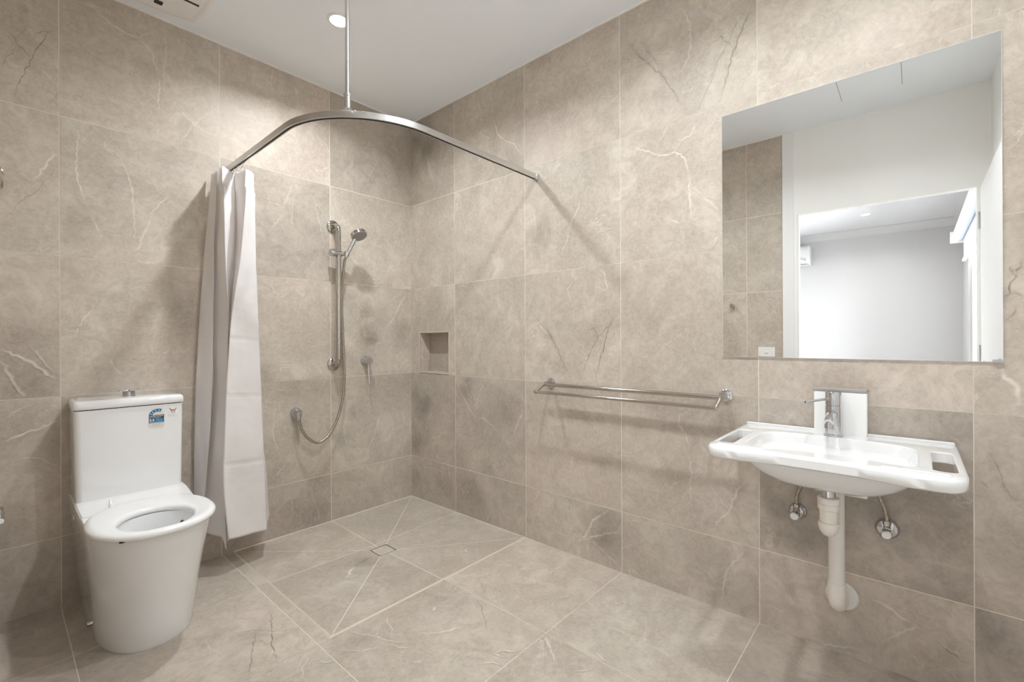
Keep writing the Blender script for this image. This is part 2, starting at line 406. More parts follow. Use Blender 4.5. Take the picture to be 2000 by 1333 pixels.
VEIN_A = [([(1.804,2.471),(1.839,2.431),(1.863,2.378),(1.88,2.315),(1.9,2.257),(1.92,2.191),(1.931,2.146),(1.941,2.095)],0.0022,-0.8),
    ([(1.804,2.469),(1.842,2.438),(1.869,2.417),(1.892,2.372),(1.909,2.347)],0.002,-0.5),
    ([(1.958,2.384),(1.942,2.368),(1.928,2.346),(1.914,2.328),(1.886,2.304)],0.003,-0.5),
    ([(1.931,2.325),(1.953,2.278),(1.972,2.233)],0.002,-0.5),
    ([(1.926,2.254),(1.923,2.231)],0.003,-0.4),
    ([(1.897,2.431),(1.911,2.408),(1.931,2.365)],0.003,-0.3),
    ([(1.84,2.111),(1.831,2.144),(1.816,2.175),(1.81,2.212),(1.822,2.241)],0.002,-0.35),
    ([(1.875,2.276),(1.846,2.256),(1.822,2.224)],0.003,0.3),
    ([(1.806,1.94),(1.835,1.898),(1.853,1.859),(1.871,1.821),(1.888,1.795)],0.005,0.5),
    ([(1.807,1.885),(1.836,1.83),(1.871,1.766),(1.911,1.712),(1.944,1.656),(1.971,1.618)],0.002,-0.45),
    ([(1.721,2.631),(1.676,2.599),(1.635,2.57),(1.593,2.56),(1.543,2.557),(1.505,2.595),(1.467,2.633)],0.003,0.5),
    ([(1.543,2.557),(1.513,2.538),(1.487,2.508),(1.479,2.463),(1.464,2.422)],0.003,0.55),
    ([(1.464,2.422),(1.46,2.356),(1.468,2.295),(1.461,2.22)],0.004,0.4),
    ([(1.459,2.666),(1.44,2.618),(1.436,2.541),(1.444,2.44),(1.441,2.305)],0.003,0.3),
    ([(1.413,2.316),(1.364,2.266),(1.327,2.229),(1.253,2.203),(1.203,2.199)],0.003,0.35),
    ([(1.388,2.103),(1.356,2.158),(1.331,2.217),(1.288,2.273),(1.234,2.324)],0.003,0.35),
    ([(1.791,2.376),(1.754,2.39)],0.003,-0.3),
    ([(1.33,2.501),(1.287,2.484),(1.243,2.466)],0.003,0.25),
    ([(1.746,2.055),(1.752,1.974),(1.756,1.895),(1.75,1.835),(1.737,1.777),(1.721,1.737),(1.715,1.703)],0.003,0.6),
    ([(1.769,1.783),(1.731,1.774),(1.679,1.76)],0.002,0.35),
    ([(1.715,1.703),(1.692,1.654),(1.673,1.586)],0.003,0.3),
    ([(1.616,1.98),(1.581,1.907),(1.567,1.818),(1.56,1.735),(1.557,1.652),(1.561,1.576)],0.005,0.35),
    ([(1.423,1.837),(1.462,1.794),(1.493,1.74),(1.486,1.703)],0.003,0.5),
    ([(1.493,1.74),(1.516,1.65),(1.546,1.569),(1.583,1.536)],0.005,0.4),
    ([(1.679,1.621),(1.632,1.611),(1.583,1.61)],0.002,0.3),
    ([(1.977,1.244),(1.958,1.232),(1.944,1.216)],0.003,0.4),
    ([(1.977,1.114),(1.964,1.092),(1.944,1.077),(1.919,1.065),(1.889,1.038),(1.863,1.018),(1.847,0.994),(1.811,0.961)],0.006,0.7),
    ([(1.904,1.124),(1.878,1.086),(1.847,1.025),(1.826,0.993)],0.004,0.35),
    ([(1.977,1.056),(1.964,1.03),(1.945,0.971),(1.925,0.925),(1.902,0.893)],0.006,0.75),
    ([(1.978,0.717),(1.95,0.738),(1.92,0.748),(1.88,0.764),(1.843,0.777),(1.81,0.798)],0.005,0.7),
    ([(1.978,0.811),(1.945,0.839),(1.905,0.864),(1.879,0.876)],0.004,0.35),
    ([(1.931,0.654),(1.895,0.651),(1.859,0.632),(1.827,0.603),(1.812,0.596)],0.004,0.4),
    ([(1.697,1.303),(1.712,1.258),(1.736,1.226),(1.753,1.178),(1.776,1.131)],0.003,0.45),
    ([(1.801,1.169),(1.776,1.181),(1.736,1.194)],0.002,-0.25),
    ([(1.653,1.056),(1.628,1.006),(1.603,0.972)],0.004,0.3),
    ([(0.972,1.737),(0.949,1.777),(0.915,1.819),(0.886,1.86)],0.003,0.55),
    ([(0.886,1.86),(0.88,1.922),(0.845,2.015),(0.839,2.065)],0.004,0.4),
    ([(0.833,2.018),(0.833,1.92),(0.84,1.833),(0.822,1.751)],0.003,0.3),
    ([(1.003,1.941),(0.937,1.909),(0.88,1.91)],0.003,0.3),
    ([(0.722,2.019),(0.697,1.937),(0.678,1.864),(0.659,1.779),(0.633,1.719)],0.003,0.5),
    ([(0.995,1.454),(0.951,1.423),(0.906,1.379),(0.848,1.407)],0.004,0.3),
    ([(0.534,2.408),(0.506,2.35),(0.493,2.274)],0.003,0.4),
    ([(0.217,2.44),(0.265,2.368),(0.29,2.305),(0.329,2.224),(0.353,2.149)],0.003,0.4),
    ([(0.562,2.478),(0.569,2.357),(0.563,2.267)],0.003,0.25),
    ([(0.034,1.474),(0.088,1.389),(0.157,1.269),(0.24,1.181)],0.006,0.4),
    ([(0.943,0.781),(0.937,0.738),(0.947,0.676),(0.954,0.607),(0.938,0.549),(0.925,0.49),(0.905,0.451)],0.003,0.5),
    ([(0.877,0.424),(0.905,0.388),(0.952,0.349)],0.003,0.45),
    ([(0.8,0.35),(0.829,0.328),(0.85,0.311)],0.003,0.3),
    ([(0.536,0.613),(0.52,0.556),(0.508,0.483),(0.479,0.406)],0.003,0.45),
    ([(0.232,0.63),(0.271,0.593),(0.299,0.489),(0.337,0.429),(0.355,0.375),(0.383,0.339)],0.003,0.55),
    ([(0.47,0.421),(0.391,0.406)],0.002,0.3),
    ([(0.892,0.275),(0.857,0.248),(0.861,0.213),(0.899,0.181),(0.933,0.141)],0.003,0.5),
    ([(0.851,0.21),(0.844,0.13),(0.848,0.084)],0.003,0.35),
    ([(0.735,0.202),(0.713,0.144),(0.69,0.093),(0.683,0.023)],0.003,0.55),
    ([(0.823,0.185),(0.735,0.164)],0.002,0.3)]
VEIN_B = [([(0.242,0.634),(0.187,0.569),(0.173,0.498),(0.13,0.406),(0.087,0.339)],0.004,0.4),
    ([(0.087,0.356),(0.116,0.317)],0.003,0.4),
    ([(0.213,0.461),(0.293,0.438),(0.357,0.406)],0.003,0.3),
    ([(0.058,0.202),(0.157,0.238),(0.292,0.245),(0.406,0.217)],0.004,0.35),
    ([(0.43,2.686),(0.448,2.616),(0.481,2.567)],0.004,0.35),
    ([(0.693,2.427),(0.76,2.377),(0.825,2.34)],0.004,0.4),
    ([(0.826,2.48),(0.873,2.361),(0.935,2.297),(0.995,2.268),(1.039,2.212),(1.082,2.169)],0.005,0.55),
    ([(0.92,2.29),(0.888,2.242),(0.872,2.189)],0.004,0.35),
    ([(0.935,2.274),(0.95,2.202),(1.002,2.133)],0.005,-0.3),
    ([(0.84,2.174),(0.816,2.133),(0.799,2.114)],0.004,0.4),
    ([(0.694,2.667),(0.711,2.589),(0.744,2.518)],0.004,0.25),
    ([(1.136,1.851),(1.156,1.783),(1.163,1.717)],0.004,0.35),
    ([(1.454,1.83),(1.43,1.785),(1.4,1.75),(1.382,1.713)],0.004,0.5),
    ([(1.382,1.703),(1.369,1.644),(1.325,1.579)],0.004,0.35),
    ([(1.203,1.626),(1.268,1.612)],0.003,0.3),
    ([(0.193,2.419),(0.225,2.317),(0.276,2.199)],0.008,0.35),
    ([(0.484,0.867),(0.543,0.777),(0.61,0.691),(0.686,0.624)],0.005,0.6),
    ([(0.578,0.884),(0.644,0.755),(0.665,0.697)],0.004,-0.4),
    ([(0.771,0.885),(0.719,0.82),(0.687,0.743),(0.665,0.667)],0.004,0.45),
    ([(0.686,0.624),(0.739,0.645),(0.81,0.609),(0.879,0.56)],0.004,0.45),
    ([(1.066,0.728),(1.021,0.648),(0.974,0.545)],0.006,0.45),
    ([(0.381,1.196),(0.43,1.259),(0.466,1.32)],0.004,0.4),
    ([(0.5,1.085),(0.558,1.178)],0.004,0.25),
    ([(0.798,0.39),(0.877,0.318)],0.003,0.4),
    ([(0.673,0.271),(0.736,0.217),(0.777,0.196)],0.004,0.35),
    ([(0.807,0.101),(0.786,0.053),(0.755,0.008)],0.004,0.4),
    ([(1.044,0.104),(0.989,0.02)],0.004,0.3),
    ([(1.611,0.292),(1.56,0.247),(1.519,0.212),(1.49,0.144),(1.433,0.079),(1.403,0.083)],0.006,0.6),
    ([(1.667,0.193),(1.6,0.168),(1.518,0.128),(1.447,0.089)],0.005,0.65),
    ([(1.49,0.12),(1.546,0.088),(1.6,0.062),(1.639,0.045),(1.654,0.021)],0.004,0.5),
    ([(1.328,0.138),(1.312,0.095)],0.003,0.4),
    ([(1.441,1.466),(1.411,1.426),(1.366,1.392),(1.381,1.353),(1.41,1.302)],0.004,0.5),
    ([(1.554,1.491),(1.587,1.458),(1.6,1.398),(1.62,1.361)],0.004,0.5),
    ([(1.539,1.391),(1.613,1.361)],0.003,0.4),
    ([(1.41,1.302),(1.41,1.19)],0.003,0.25),
    ([(1.674,1.274),(1.632,1.22),(1.606,1.162),(1.585,1.092),(1.565,1.02),(1.544,0.96),(1.537,0.914)],0.003,-0.8),
    ([(1.658,1.254),(1.619,1.197),(1.565,1.151),(1.524,1.091),(1.488,1.018),(1.452,0.929)],0.0025,-0.5),
    ([(1.496,1.17),(1.531,1.187),(1.552,1.139),(1.524,1.151)],0.004,-0.6),
    ([(1.578,1.08),(1.565,1.056),(1.592,1.021)],0.003,-0.4),
    ([(1.096,1.316),(1.173,1.235),(1.255,1.154),(1.302,1.077),(1.348,0.989),(1.398,0.916)],0.006,-0.4),
    ([(1.156,1.275),(1.271,1.154)],0.004,-0.3),
    ([(1.235,0.53),(1.299,0.501),(1.345,0.477)],0.002,0.3),
    ([(1.967,2.618),(1.988,2.567),(2.014,2.494),(2.02,2.422),(2.013,2.347),(1.974,2.301),(1.942,2.269)],0.005,0.35),
    ([(2.278,2.465),(2.256,2.438),(2.233,2.393),(2.211,2.338),(2.188,2.283),(2.172,2.224),(2.156,2.172),(2.14,2.108)],0.0028,-0.8),
    ([(2.263,2.45),(2.211,2.419),(2.165,2.334),(2.125,2.276),(2.101,2.21),(2.068,2.146),(2.046,2.11)],0.0025,-0.45),
    ([(2.101,2.365),(2.142,2.377),(2.165,2.35),(2.196,2.312)],0.003,-0.5),
    ([(2.142,2.389),(2.157,2.37),(2.149,2.353)],0.004,-0.6),
    ([(2.165,2.26),(2.161,2.228)],0.003,-0.4),
    ([(1.716,2.564),(1.767,2.467),(1.826,2.396),(1.892,2.315),(1.938,2.235),(1.982,2.149),(2.01,2.107)],0.005,-0.45),
    ([(1.797,2.501),(1.845,2.416),(1.901,2.321)],0.004,-0.35),
    ([(1.696,2.472),(1.756,2.446)],0.002,-0.3),
    ([(1.713,2.055),(1.764,2.027),(1.843,1.977),(1.89,1.955),(1.954,1.955),(1.99,1.92),(2.003,1.881),(2.015,1.817)],0.004,0.55),
    ([(2.025,2.081),(2.038,2.036),(2.016,2.008),(1.981,2.001),(1.945,1.967)],0.003,0.4),
    ([(2.007,1.854),(2.011,1.792),(2.015,1.714),(2.019,1.644)],0.005,0.45),
    ([(1.926,1.656),(1.971,1.639)],0.004,0.4),
    ([(2.057,1.731),(2.106,1.695),(2.138,1.647)],0.004,0.3),
    ([(2.142,1.564),(2.114,1.535),(2.097,1.507)],0.003,0.35),
    ([(1.919,2.09),(1.891,2.045),(1.867,1.998)],0.004,0.25),
    ([(2.62,2.086),(2.622,2.067),(2.641,2.054)],0.005,0.3),
    ([(2.809,2.088),(2.81,2.064)],0.005,0.3),
    ([(1.861,1.13),(1.927,1.092),(1.978,1.067)],0.002,0.4),
    ([(2.014,0.821),(1.964,0.791),(1.958,0.752),(1.995,0.707),(2.007,0.634)],0.004,0.45),
    ([(2.007,0.634),(2.013,0.549),(2.006,0.461),(2.018,0.402)],0.005,0.35),
    ([(1.911,0.44),(1.937,0.484),(1.975,0.504)],0.003,0.3),
    ([(2.085,0.514),(2.119,0.473),(2.153,0.434),(2.185,0.407)],0.003,0.35),
    ([(2.24,0.569),(2.197,0.502),(2.164,0.413),(2.13,0.369),(2.095,0.312)],0.004,0.5),
    ([(2.238,0.294),(2.206,0.239),(2.185,0.209),(2.151,0.151),(2.145,0.078),(2.134,0.021)],0.004,0.45),
    ([(2.847,0.786),(2.86,0.778),(2.873,0.756)],0.005,0.6),
    ([(2.82,0.824),(2.84,0.806),(2.869,0.762)],0.005,0.25),
    ([(2.746,0.554),(2.756,0.528)],0.003,0.4),
    ([(2.619,0.226),(2.654,0.224),(2.683,0.213),(2.706,0.192),(2.733,0.185)],0.005,0.5),
    ([(2.654,0.089),(2.7,0.138),(2.744,0.178),(2.76,0.171)],0.005,0.35),
    ([(2.787,0.153),(2.813,0.136),(2.838,0.127),(2.853,0.113),(2.874,0.111)],0.0025,-0.6),
    ([(2.787,0.159),(2.813,0.142),(2.838,0.132),(2.853,0.118)],0.003,0.35),
    ([(2.386,-0.027),(2.443,-0.011),(2.511,0.015),(2.575,0.031),(2.618,0.043)],0.004,0.45),
    ([(2.491,-0.014),(2.569,0.013),(2.606,-0.001),(2.654,0.013)],0.004,0.35),
    ([(2.364,-0.028),(2.422,-0.02),(2.511,0.009)],0.003,-0.35),
    ([(2.734,0.399),(2.788,0.402),(2.839,0.404),(2.875,0.403)],0.006,0.25),
    ([(2.898,0.794),(2.926,0.745),(2.939,0.695),(2.962,0.653),(2.981,0.635)],0.003,-0.4),
    ([(2.888,0.684),(2.902,0.674),(2.916,0.663)],0.004,-0.35),
    ([(2.985,1.359),(2.977,1.336),(2.966,1.304),(2.958,1.272),(2.947,1.234)],0.003,-0.75),
    ([(2.966,1.309),(2.956,1.332),(2.962,1.343)],0.004,-0.5),
    ([(2.962,1.271),(2.976,1.259),(2.985,1.251)],0.004,-0.5),
    ([(2.971,1.219),(2.963,1.2),(2.952,1.187),(2.946,1.173)],0.003,-0.55),
    ([(2.961,1.156),(2.98,1.161)],0.004,-0.4),
    ([(2.936,1.035),(2.946,1.01),(2.957,1.0),(2.97,0.981),(2.975,0.955),(2.974,0.922)],0.006,0.7)]
VEIN_F = [([(-1.219,-0.709),(-1.243,-0.747),(-1.273,-0.82),(-1.296,-0.895),(-1.319,-0.948),(-1.333,-1.007),(-1.35,-1.083)],0.003,-0.8),
    ([(-1.221,-0.71),(-1.253,-0.735),(-1.278,-0.754)],0.003,-0.5),
    ([(-1.324,-0.805),(-1.35,-0.873),(-1.378,-0.931),(-1.405,-0.996),(-1.445,-1.079)],0.0025,-0.7),
    ([(-1.388,-0.802),(-1.359,-0.794),(-1.334,-0.801),(-1.29,-0.866)],0.003,-0.4),
    ([(-1.347,-0.87),(-1.329,-0.911),(-1.332,-0.947)],0.003,-0.35),
    ([(-1.219,-0.984),(-1.244,-1.061)],0.003,-0.35),
    ([(-1.307,-0.582),(-1.264,-0.597)],0.004,0.6),
    ([(-1.345,-0.457),(-1.317,-0.481),(-1.297,-0.514)],0.003,0.5),
    ([(-1.323,-0.835),(-1.286,-0.885),(-1.234,-0.938)],0.003,0.4),
    ([(-1.474,-0.73),(-1.474,-0.769),(-1.478,-0.828)],0.003,0.35),
    ([(-1.257,-1.096),(-1.27,-1.129),(-1.299,-1.164),(-1.32,-1.224)],0.004,0.3),
    ([(-1.263,-1.155),(-1.236,-1.191),(-1.213,-1.212)],0.003,0.4),
    ([(-1.84,-0.372),(-1.827,-0.367)],0.003,0.4),
    ([(-1.35,-1.083),(-1.385,-1.076),(-1.425,-1.083)],0.003,-0.35),
    ([(-0.801,-0.618),(-0.837,-0.649),(-0.878,-0.694)],0.009,0.8),
    ([(-0.675,-0.586),(-0.729,-0.599),(-0.783,-0.614)],0.012,-0.3),
    ([(-0.713,-0.72),(-0.642,-0.753)],0.005,0.3),
    ([(-1.097,-1.069),(-1.078,-1.131),(-1.051,-1.177),(-1.031,-1.242),(-1.016,-1.281),(-0.966,-1.331)],0.004,0.45),
    ([(-0.933,-1.114),(-0.96,-1.148),(-0.974,-1.208),(-1.005,-1.259)],0.004,0.45),
    ([(-0.955,-1.316),(-0.919,-1.316),(-0.883,-1.357),(-0.834,-1.384),(-0.801,-1.393),(-0.795,-1.423)],0.005,0.55),
    ([(-1.186,-1.144),(-1.149,-1.2),(-1.111,-1.243),(-1.059,-1.264),(-1.043,-1.27)],0.004,0.4),
    ([(-1.044,-1.419),(-1.025,-1.429),(-1.001,-1.443)],0.004,0.5),
    ([(-1.035,-1.279),(-1.018,-1.325),(-0.982,-1.353)],0.004,0.5),
    ([(-0.615,-1.299),(-0.643,-1.365),(-0.696,-1.437),(-0.754,-1.521)],0.003,-0.5),
    ([(-0.486,-1.184),(-0.532,-1.268),(-0.581,-1.346)],0.003,-0.35),
    ([(-0.61,-1.167),(-0.634,-1.189)],0.005,0.7),
    ([(-0.637,-1.3),(-0.676,-1.361)],0.003,0.4),
    ([(-0.775,-1.213),(-0.794,-1.242)],0.007,0.7),
    ([(-0.323,-0.906),(-0.328,-0.943)],0.009,0.6),
    ([(-0.252,-0.931),(-0.327,-1.014)],0.004,0.3),
    ([(-0.818,-1.607),(-0.787,-1.617),(-0.753,-1.664)],0.005,0.6),
    ([(-0.818,-1.607),(-0.812,-1.633),(-0.801,-1.653)],0.004,0.5),
    ([(-0.875,-1.609),(-0.847,-1.635),(-0.838,-1.664)],0.004,0.4),
    ([(-0.452,-1.63),(-0.455,-1.652)],0.009,0.7),
    ([(-0.615,-1.689),(-0.654,-1.732),(-0.69,-1.78),(-0.718,-1.814)],0.004,0.6),
    ([(-0.701,-1.874),(-0.656,-1.909)],0.004,0.35),
    ([(-0.607,-1.954),(-0.61,-1.968)],0.008,0.7),
    ([(-0.577,-1.873),(-0.584,-1.916),(-0.607,-1.96)],0.004,0.4),
    ([(-1.249,-1.17),(-1.229,-1.194),(-1.212,-1.207)],0.003,0.45)]
PATCH_A = [(1.651, 1.861, 0.09, 0.93), (1.757, 1.668, 0.06, 0.9), (1.757, 1.59, 0.06, 0.9), (1.596, 1.709, 0.1, 0.96), (1.536, 2.315, 0.12, 1.05), (1.864, 2.198, 0.12, 1.06), (1.94, 0.992, 0.12, 0.86), (1.853, 0.919, 0.08, 0.9), (1.95, 0.767, 0.12, 0.93), (1.838, 0.712, 0.08, 0.86), (1.676, 1.333, 0.15, 1.05), (1.396, 1.307, 0.08, 0.9), (0.893, 1.703, 0.14, 0.92), (0.737, 1.628, 0.1, 0.93), (0.833, 2.066, 0.05, 1.08), (0.365, 1.318, 0.07, 0.8), (0.381, 1.18, 0.06, 0.82), (0.335, 1.125, 0.05, 0.84), (0.089, 1.212, 0.09, 0.86), (0.454, 1.395, 0.05, 0.9), (0.485, 1.099, 0.05, 1.1), (0.303, 1.405, 0.06, 1.08), (0.42, 2.214, 0.12, 0.93), (0.117, 2.251, 0.08, 0.9), (0.329, 2.336, 0.1, 0.95), (0.451, 0.657, 0.05, 0.84), (0.545, 0.513, 0.05, 0.86), (0.68, 0.655, 0.12, 1.03), (0.683, 0.068, 0.07, 0.85), (0.794, 0.086, 0.08, 0.9)]
PATCH_B = [(0.076, 0.706, 0.09, 0.86), (0.074, 0.398, 0.09, 0.86), (0.346, 0.562, 0.09, 1.08), (0.072, 0.152, 0.06, 0.85), (0.343, 0.138, 0.07, 0.9), (0.215, 2.466, 0.08, 0.82), (0.085, 2.53, 0.06, 0.8), (0.214, 2.28, 0.08, 1.08), (0.996, 2.346, 0.1, 1.0), (0.995, 2.179, 0.05, 0.9), (1.203, 1.722, 0.1, 0.86), (1.149, 1.677, 0.07, 0.88), (1.409, 2.229, 0.12, 1.05), (0.146, 0.63, 0.1, 0.84), (0.589, 0.811, 0.05, 0.82), (0.919, 0.707, 0.1, 0.9), (0.778, 0.328, 0.1, 0.92), (0.629, 0.179, 0.1, 0.88), (1.587, 0.123, 0.09, 0.78), (1.587, 0.23, 0.06, 0.82), (1.2, 0.169, 0.1, 1.04), (1.62, 1.419, 0.12, 1.0), (1.335, 1.293, 0.13, 0.94), (1.349, 1.128, 0.1, 0.93), (1.605, 1.068, 0.1, 1.07), (1.331, 0.621, 0.12, 1.02), (1.816, 2.446, 0.12, 0.94), (2.225, 2.227, 0.12, 1.08), (1.854, 2.266, 0.12, 0.98), (1.9, 2.006, 0.07, 0.95), (1.804, 1.914, 0.1, 0.98), (1.989, 0.756, 0.1, 0.9), (1.803, 0.483, 0.12, 1.03), (2.107, 0.459, 0.1, 0.96), (2.047, 0.165, 0.1, 0.93), (2.238, 0.111, 0.08, 0.9), (1.829, 0.095, 0.1, 1.03), (2.366, 0.427, 0.1, 0.86), (2.321, 0.467, 0.05, 0.85), (2.437, 0.38, 0.06, 0.86), (2.373, 0.404, 0.03, 1.12), (2.62, 0.554, 0.12, 0.88), (2.814, 0.599, 0.1, 0.86), (2.82, 0.789, 0.1, 0.9), (2.708, 0.846, 0.1, 1.06), (2.734, 0.436, 0.1, 0.95), (2.828, 0.317, 0.08, 0.9), (2.588, 0.114, 0.12, 0.93), (2.828, 0.227, 0.1, 1.05), (2.761, 0.214, 0.08, 1.05), (2.906, 0.218, 0.08, 0.8), (2.956, 0.22, 0.08, 0.97), (2.934, 0.508, 0.12, 0.97)]
PATCH_F = [(-1.488, -0.957, 0.1, 0.97), (-1.366, -1.13, 0.06, 0.93), (-1.33, -0.855, 0.05, 0.9), (-1.249, -0.863, 0.07, 1.05), (-1.454, -0.655, 0.08, 1.0), (-0.729, -0.599, 0.07, 0.88), (-0.747, -0.801, 0.12, 0.95), (-0.737, -1.291, 0.1, 0.95), (-1.126, -1.159, 0.08, 0.9), (-0.785, -1.129, 0.12, 0.98), (-0.525, -1.316, 0.06, 0.97), (-0.236, -1.3, 0.09, 1.06), (-0.595, -1.585, 0.07, 0.92), (-0.874, -1.492, 0.15, 1.04), (-0.443, -1.762, 0.12, 0.97)]
#%%ENDTONES%%

# wall_back: plane y=0, u = -x
colsA = [0, 0.607, 1.207, 1.807, 2.02]
tA = Tiled(lambda u, v, d: (-u, -d, v))
tA.patches = PATCH_A
tA.bed([(-0.1, 2.12, -0.06, H+0.05)])
for i in range(4):
    for j in range(5):
        tA.tile([(colsA[i], rows[j]), (colsA[i+1], rows[j]), (colsA[i+1], rows[j+1]), (colsA[i], rows[j+1])], seedv(i, j, 1), TONE_A.get((i, j), 1.0))
for st in VEIN_A: tA.streak(*st)
struct(tA.build('wall_back'))
# wall_right: plane x=0, u = -y, with the shower niche let into its first column
NI = (0.106, 0.415, 0.905, 1.178)
colsB = [0, 0.4797, 1.0797, 1.6797, 2.2797, 2.8797, 3.11]
tB = Tiled(lambda u, v, d: (-d, -u, v))
tB.patches = PATCH_B
tB.bed([(0, NI[0], -0.06, H+0.05), (NI[1], 3.2, -0.06, H+0.05), (NI[0], NI[1], -0.06, NI[2]), (NI[0], NI[1], NI[3], H+0.05)])
for i in range(6):
    for j in range(5):
        tB.tile([(colsB[i], rows[j]), (colsB[i+1], rows[j]), (colsB[i+1], rows[j+1]), (colsB[i], rows[j+1])], seedv(i, j, 2), TONE_B.get((i, j), 1.0),
                hole=NI if (i == 0 and j == 2) else None)
for st in VEIN_B: tB.streak(*st)
wB = struct(tB.build('wall_right'))
# niche lining
tN = Tiled(lambda u, v, d: (0.085-d, -u, v)); sd = seedv(0, 2, 2)
tN.bed([(NI[0]-0.01, NI[1]+0.01, NI[2]-0.01, NI[3]+0.01)], 0.012)
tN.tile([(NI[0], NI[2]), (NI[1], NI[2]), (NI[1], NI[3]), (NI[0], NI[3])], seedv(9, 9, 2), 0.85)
def side(mp, u1, seed, tone):
    t_ = Tiled(mp); t_.bed([(0, 0.085, 0, u1)], 0.012); t_.tile([(0, 0), (0.085, 0), (0.085, u1), (0, u1)], seed, tone); return t_
parts_n = [(tN, 'niche_back'),
    (side(lambda u, v, d: (u, -NI[0]-d, NI[2]+v), NI[3]-NI[2], seedv(8, 1, 2), 1.0), 'niche_side'),
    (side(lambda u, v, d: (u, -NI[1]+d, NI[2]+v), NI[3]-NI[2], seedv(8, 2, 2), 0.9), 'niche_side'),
    (side(lambda u, v, d: (u, -NI[0]-v, NI[2]+d), NI[1]-NI[0], seedv(8, 3, 2), 1.0), 'niche_shelf'),
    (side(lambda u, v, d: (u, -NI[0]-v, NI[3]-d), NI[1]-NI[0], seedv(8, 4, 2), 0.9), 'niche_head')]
for t_, nm in parts_n: t_.build(nm, wB)
bm = B(); e = 0.005
box(bm, -0.002, 0.003, -NI[1]-e, -NI[0]+e, NI[3], NI[3]+e); box(bm, -0.002, 0.003, -NI[1]-e, -NI[0]+e, NI[2]-e, NI[2])
box(bm, -0.002, 0.003, -NI[0], -NI[0]+e, NI[2], NI[3]); box(bm, -0.002, 0.003, -NI[1]-e, -NI[1], NI[2], NI[3])
struct(obj('trim_1', bm, vary(nmat('niche_edge_trim', (0.76, 0.69, 0.61), 0.45, 0.3), 0.03)))

# wall_left: x=-2.02, tiled up to the door casing, plane facing +x; u=-y
XC = -2.02
tC = Tiled(lambda u, v, d: (XC+d, -u, v))
tC.bed([(-0.1, 1.985, -0.06, H+0.05)], 0.12)
colsC = [0, 0.535, 1.13, 1.73, 1.985]
for i in range(4):
    for j in range(5):
        tC.tile([(colsC[i], rows[j]), (colsC[i+1], rows[j]), (colsC[i+1], rows[j+1]), (colsC[i], rows[j+1])], seedv(i, j, 3), TONE_C.get((i, j), 1.0))
struct(tC.build('wall_left'))
# white painted part of the wall with the doorway
bm = B(); DY0, DY1, DZ = -2.08, -3.035, 2.055
box(bm, XC-0.06, XC, DY0, -1.985, -0.05, H+0.05); box(bm, XC-0.06, XC, DY1, DY0, DZ, H+0.05); box(bm, XC-0.06, XC, -3.2, DY1, -0.05, H+0.05)
struct(obj('wall_left', bm, M_WHITE))
bm = B()   # casing board beside the tiles, full height
box(bm, XC, XC+0.012, -2.058, -1.985, 0, H); box(bm, XC-0.05, XC+0.006, DY0-0.012, DY0, 0, DZ)
struct(obj('trim_2', bm, M_DOOR, bevel=0.002))
bm = B(); box(bm, XC-0.0, 0.0, -3.22, -3.10, -0.05, H+0.05)
struct(obj('wall_front', bm, M_WHITE))
# ceiling
bm = B(); box(bm, XC-0.02, 0.1, -3.2, 0.1, H, H+0.1)
struct(obj('ceiling', bm, M_CEIL))
bm = B(); box(bm, XC, -0.0009, -0.010, -0.0009, H-0.006, H); box(bm, -0.010, -0.0009, -3.1, -0.010, H-0.006, H); box(bm, XC+0.001, XC+0.01, -1.985, -0.01, H-0.006, H)
struct(obj('trim_3', bm, M_TRIM))

# floor: u=x, v=y
XT, YT = -1.150, -1.066                 # inner edges of the angle strips round the shower floor
DR = (-0.652, -0.550, -0.618, -0.515)   # drain square x0 x1 y0 y1
def zfall(u, v):
    du = (u-DR[1])/(0-DR[1]) if u > DR[1] else ((DR[0]-u)/(DR[0]-XT) if u < DR[0] else 0)
    dv = (v-DR[3])/(0-DR[3]) if v > DR[3] else ((DR[2]-v)/(DR[2]-YT) if v < DR[2] else 0)
    return -0.016+0.011*max(du, dv)
tF = Tiled(lambda u, v, d: (u, v, d))
tF.patches = PATCH_F
tF.bed([(XC-0.1, 0.1, -3.2, YT-0.008), (XC-0.1, XT-0.008, YT-0.008, 0.1)], 0.1)
colsF = [XC, -1.81, -1.206, -0.6, 0.0]
rowsF = [-3.11, -2.88, -2.278, -1.677, -1.077, -0.4765, 0.0]
for i in range(4):
    for j in range(6):
        q = [(colsF[i], rowsF[j]), (colsF[i+1], rowsF[j]), (colsF[i+1], rowsF[j+1]), (colsF[i], rowsF[j+1])]
        if i >= 2 and j >= 4: continue
        tF.tile(q, seedv(i, j, 4), TONE_F.get((i, j), 1.0)*.89)
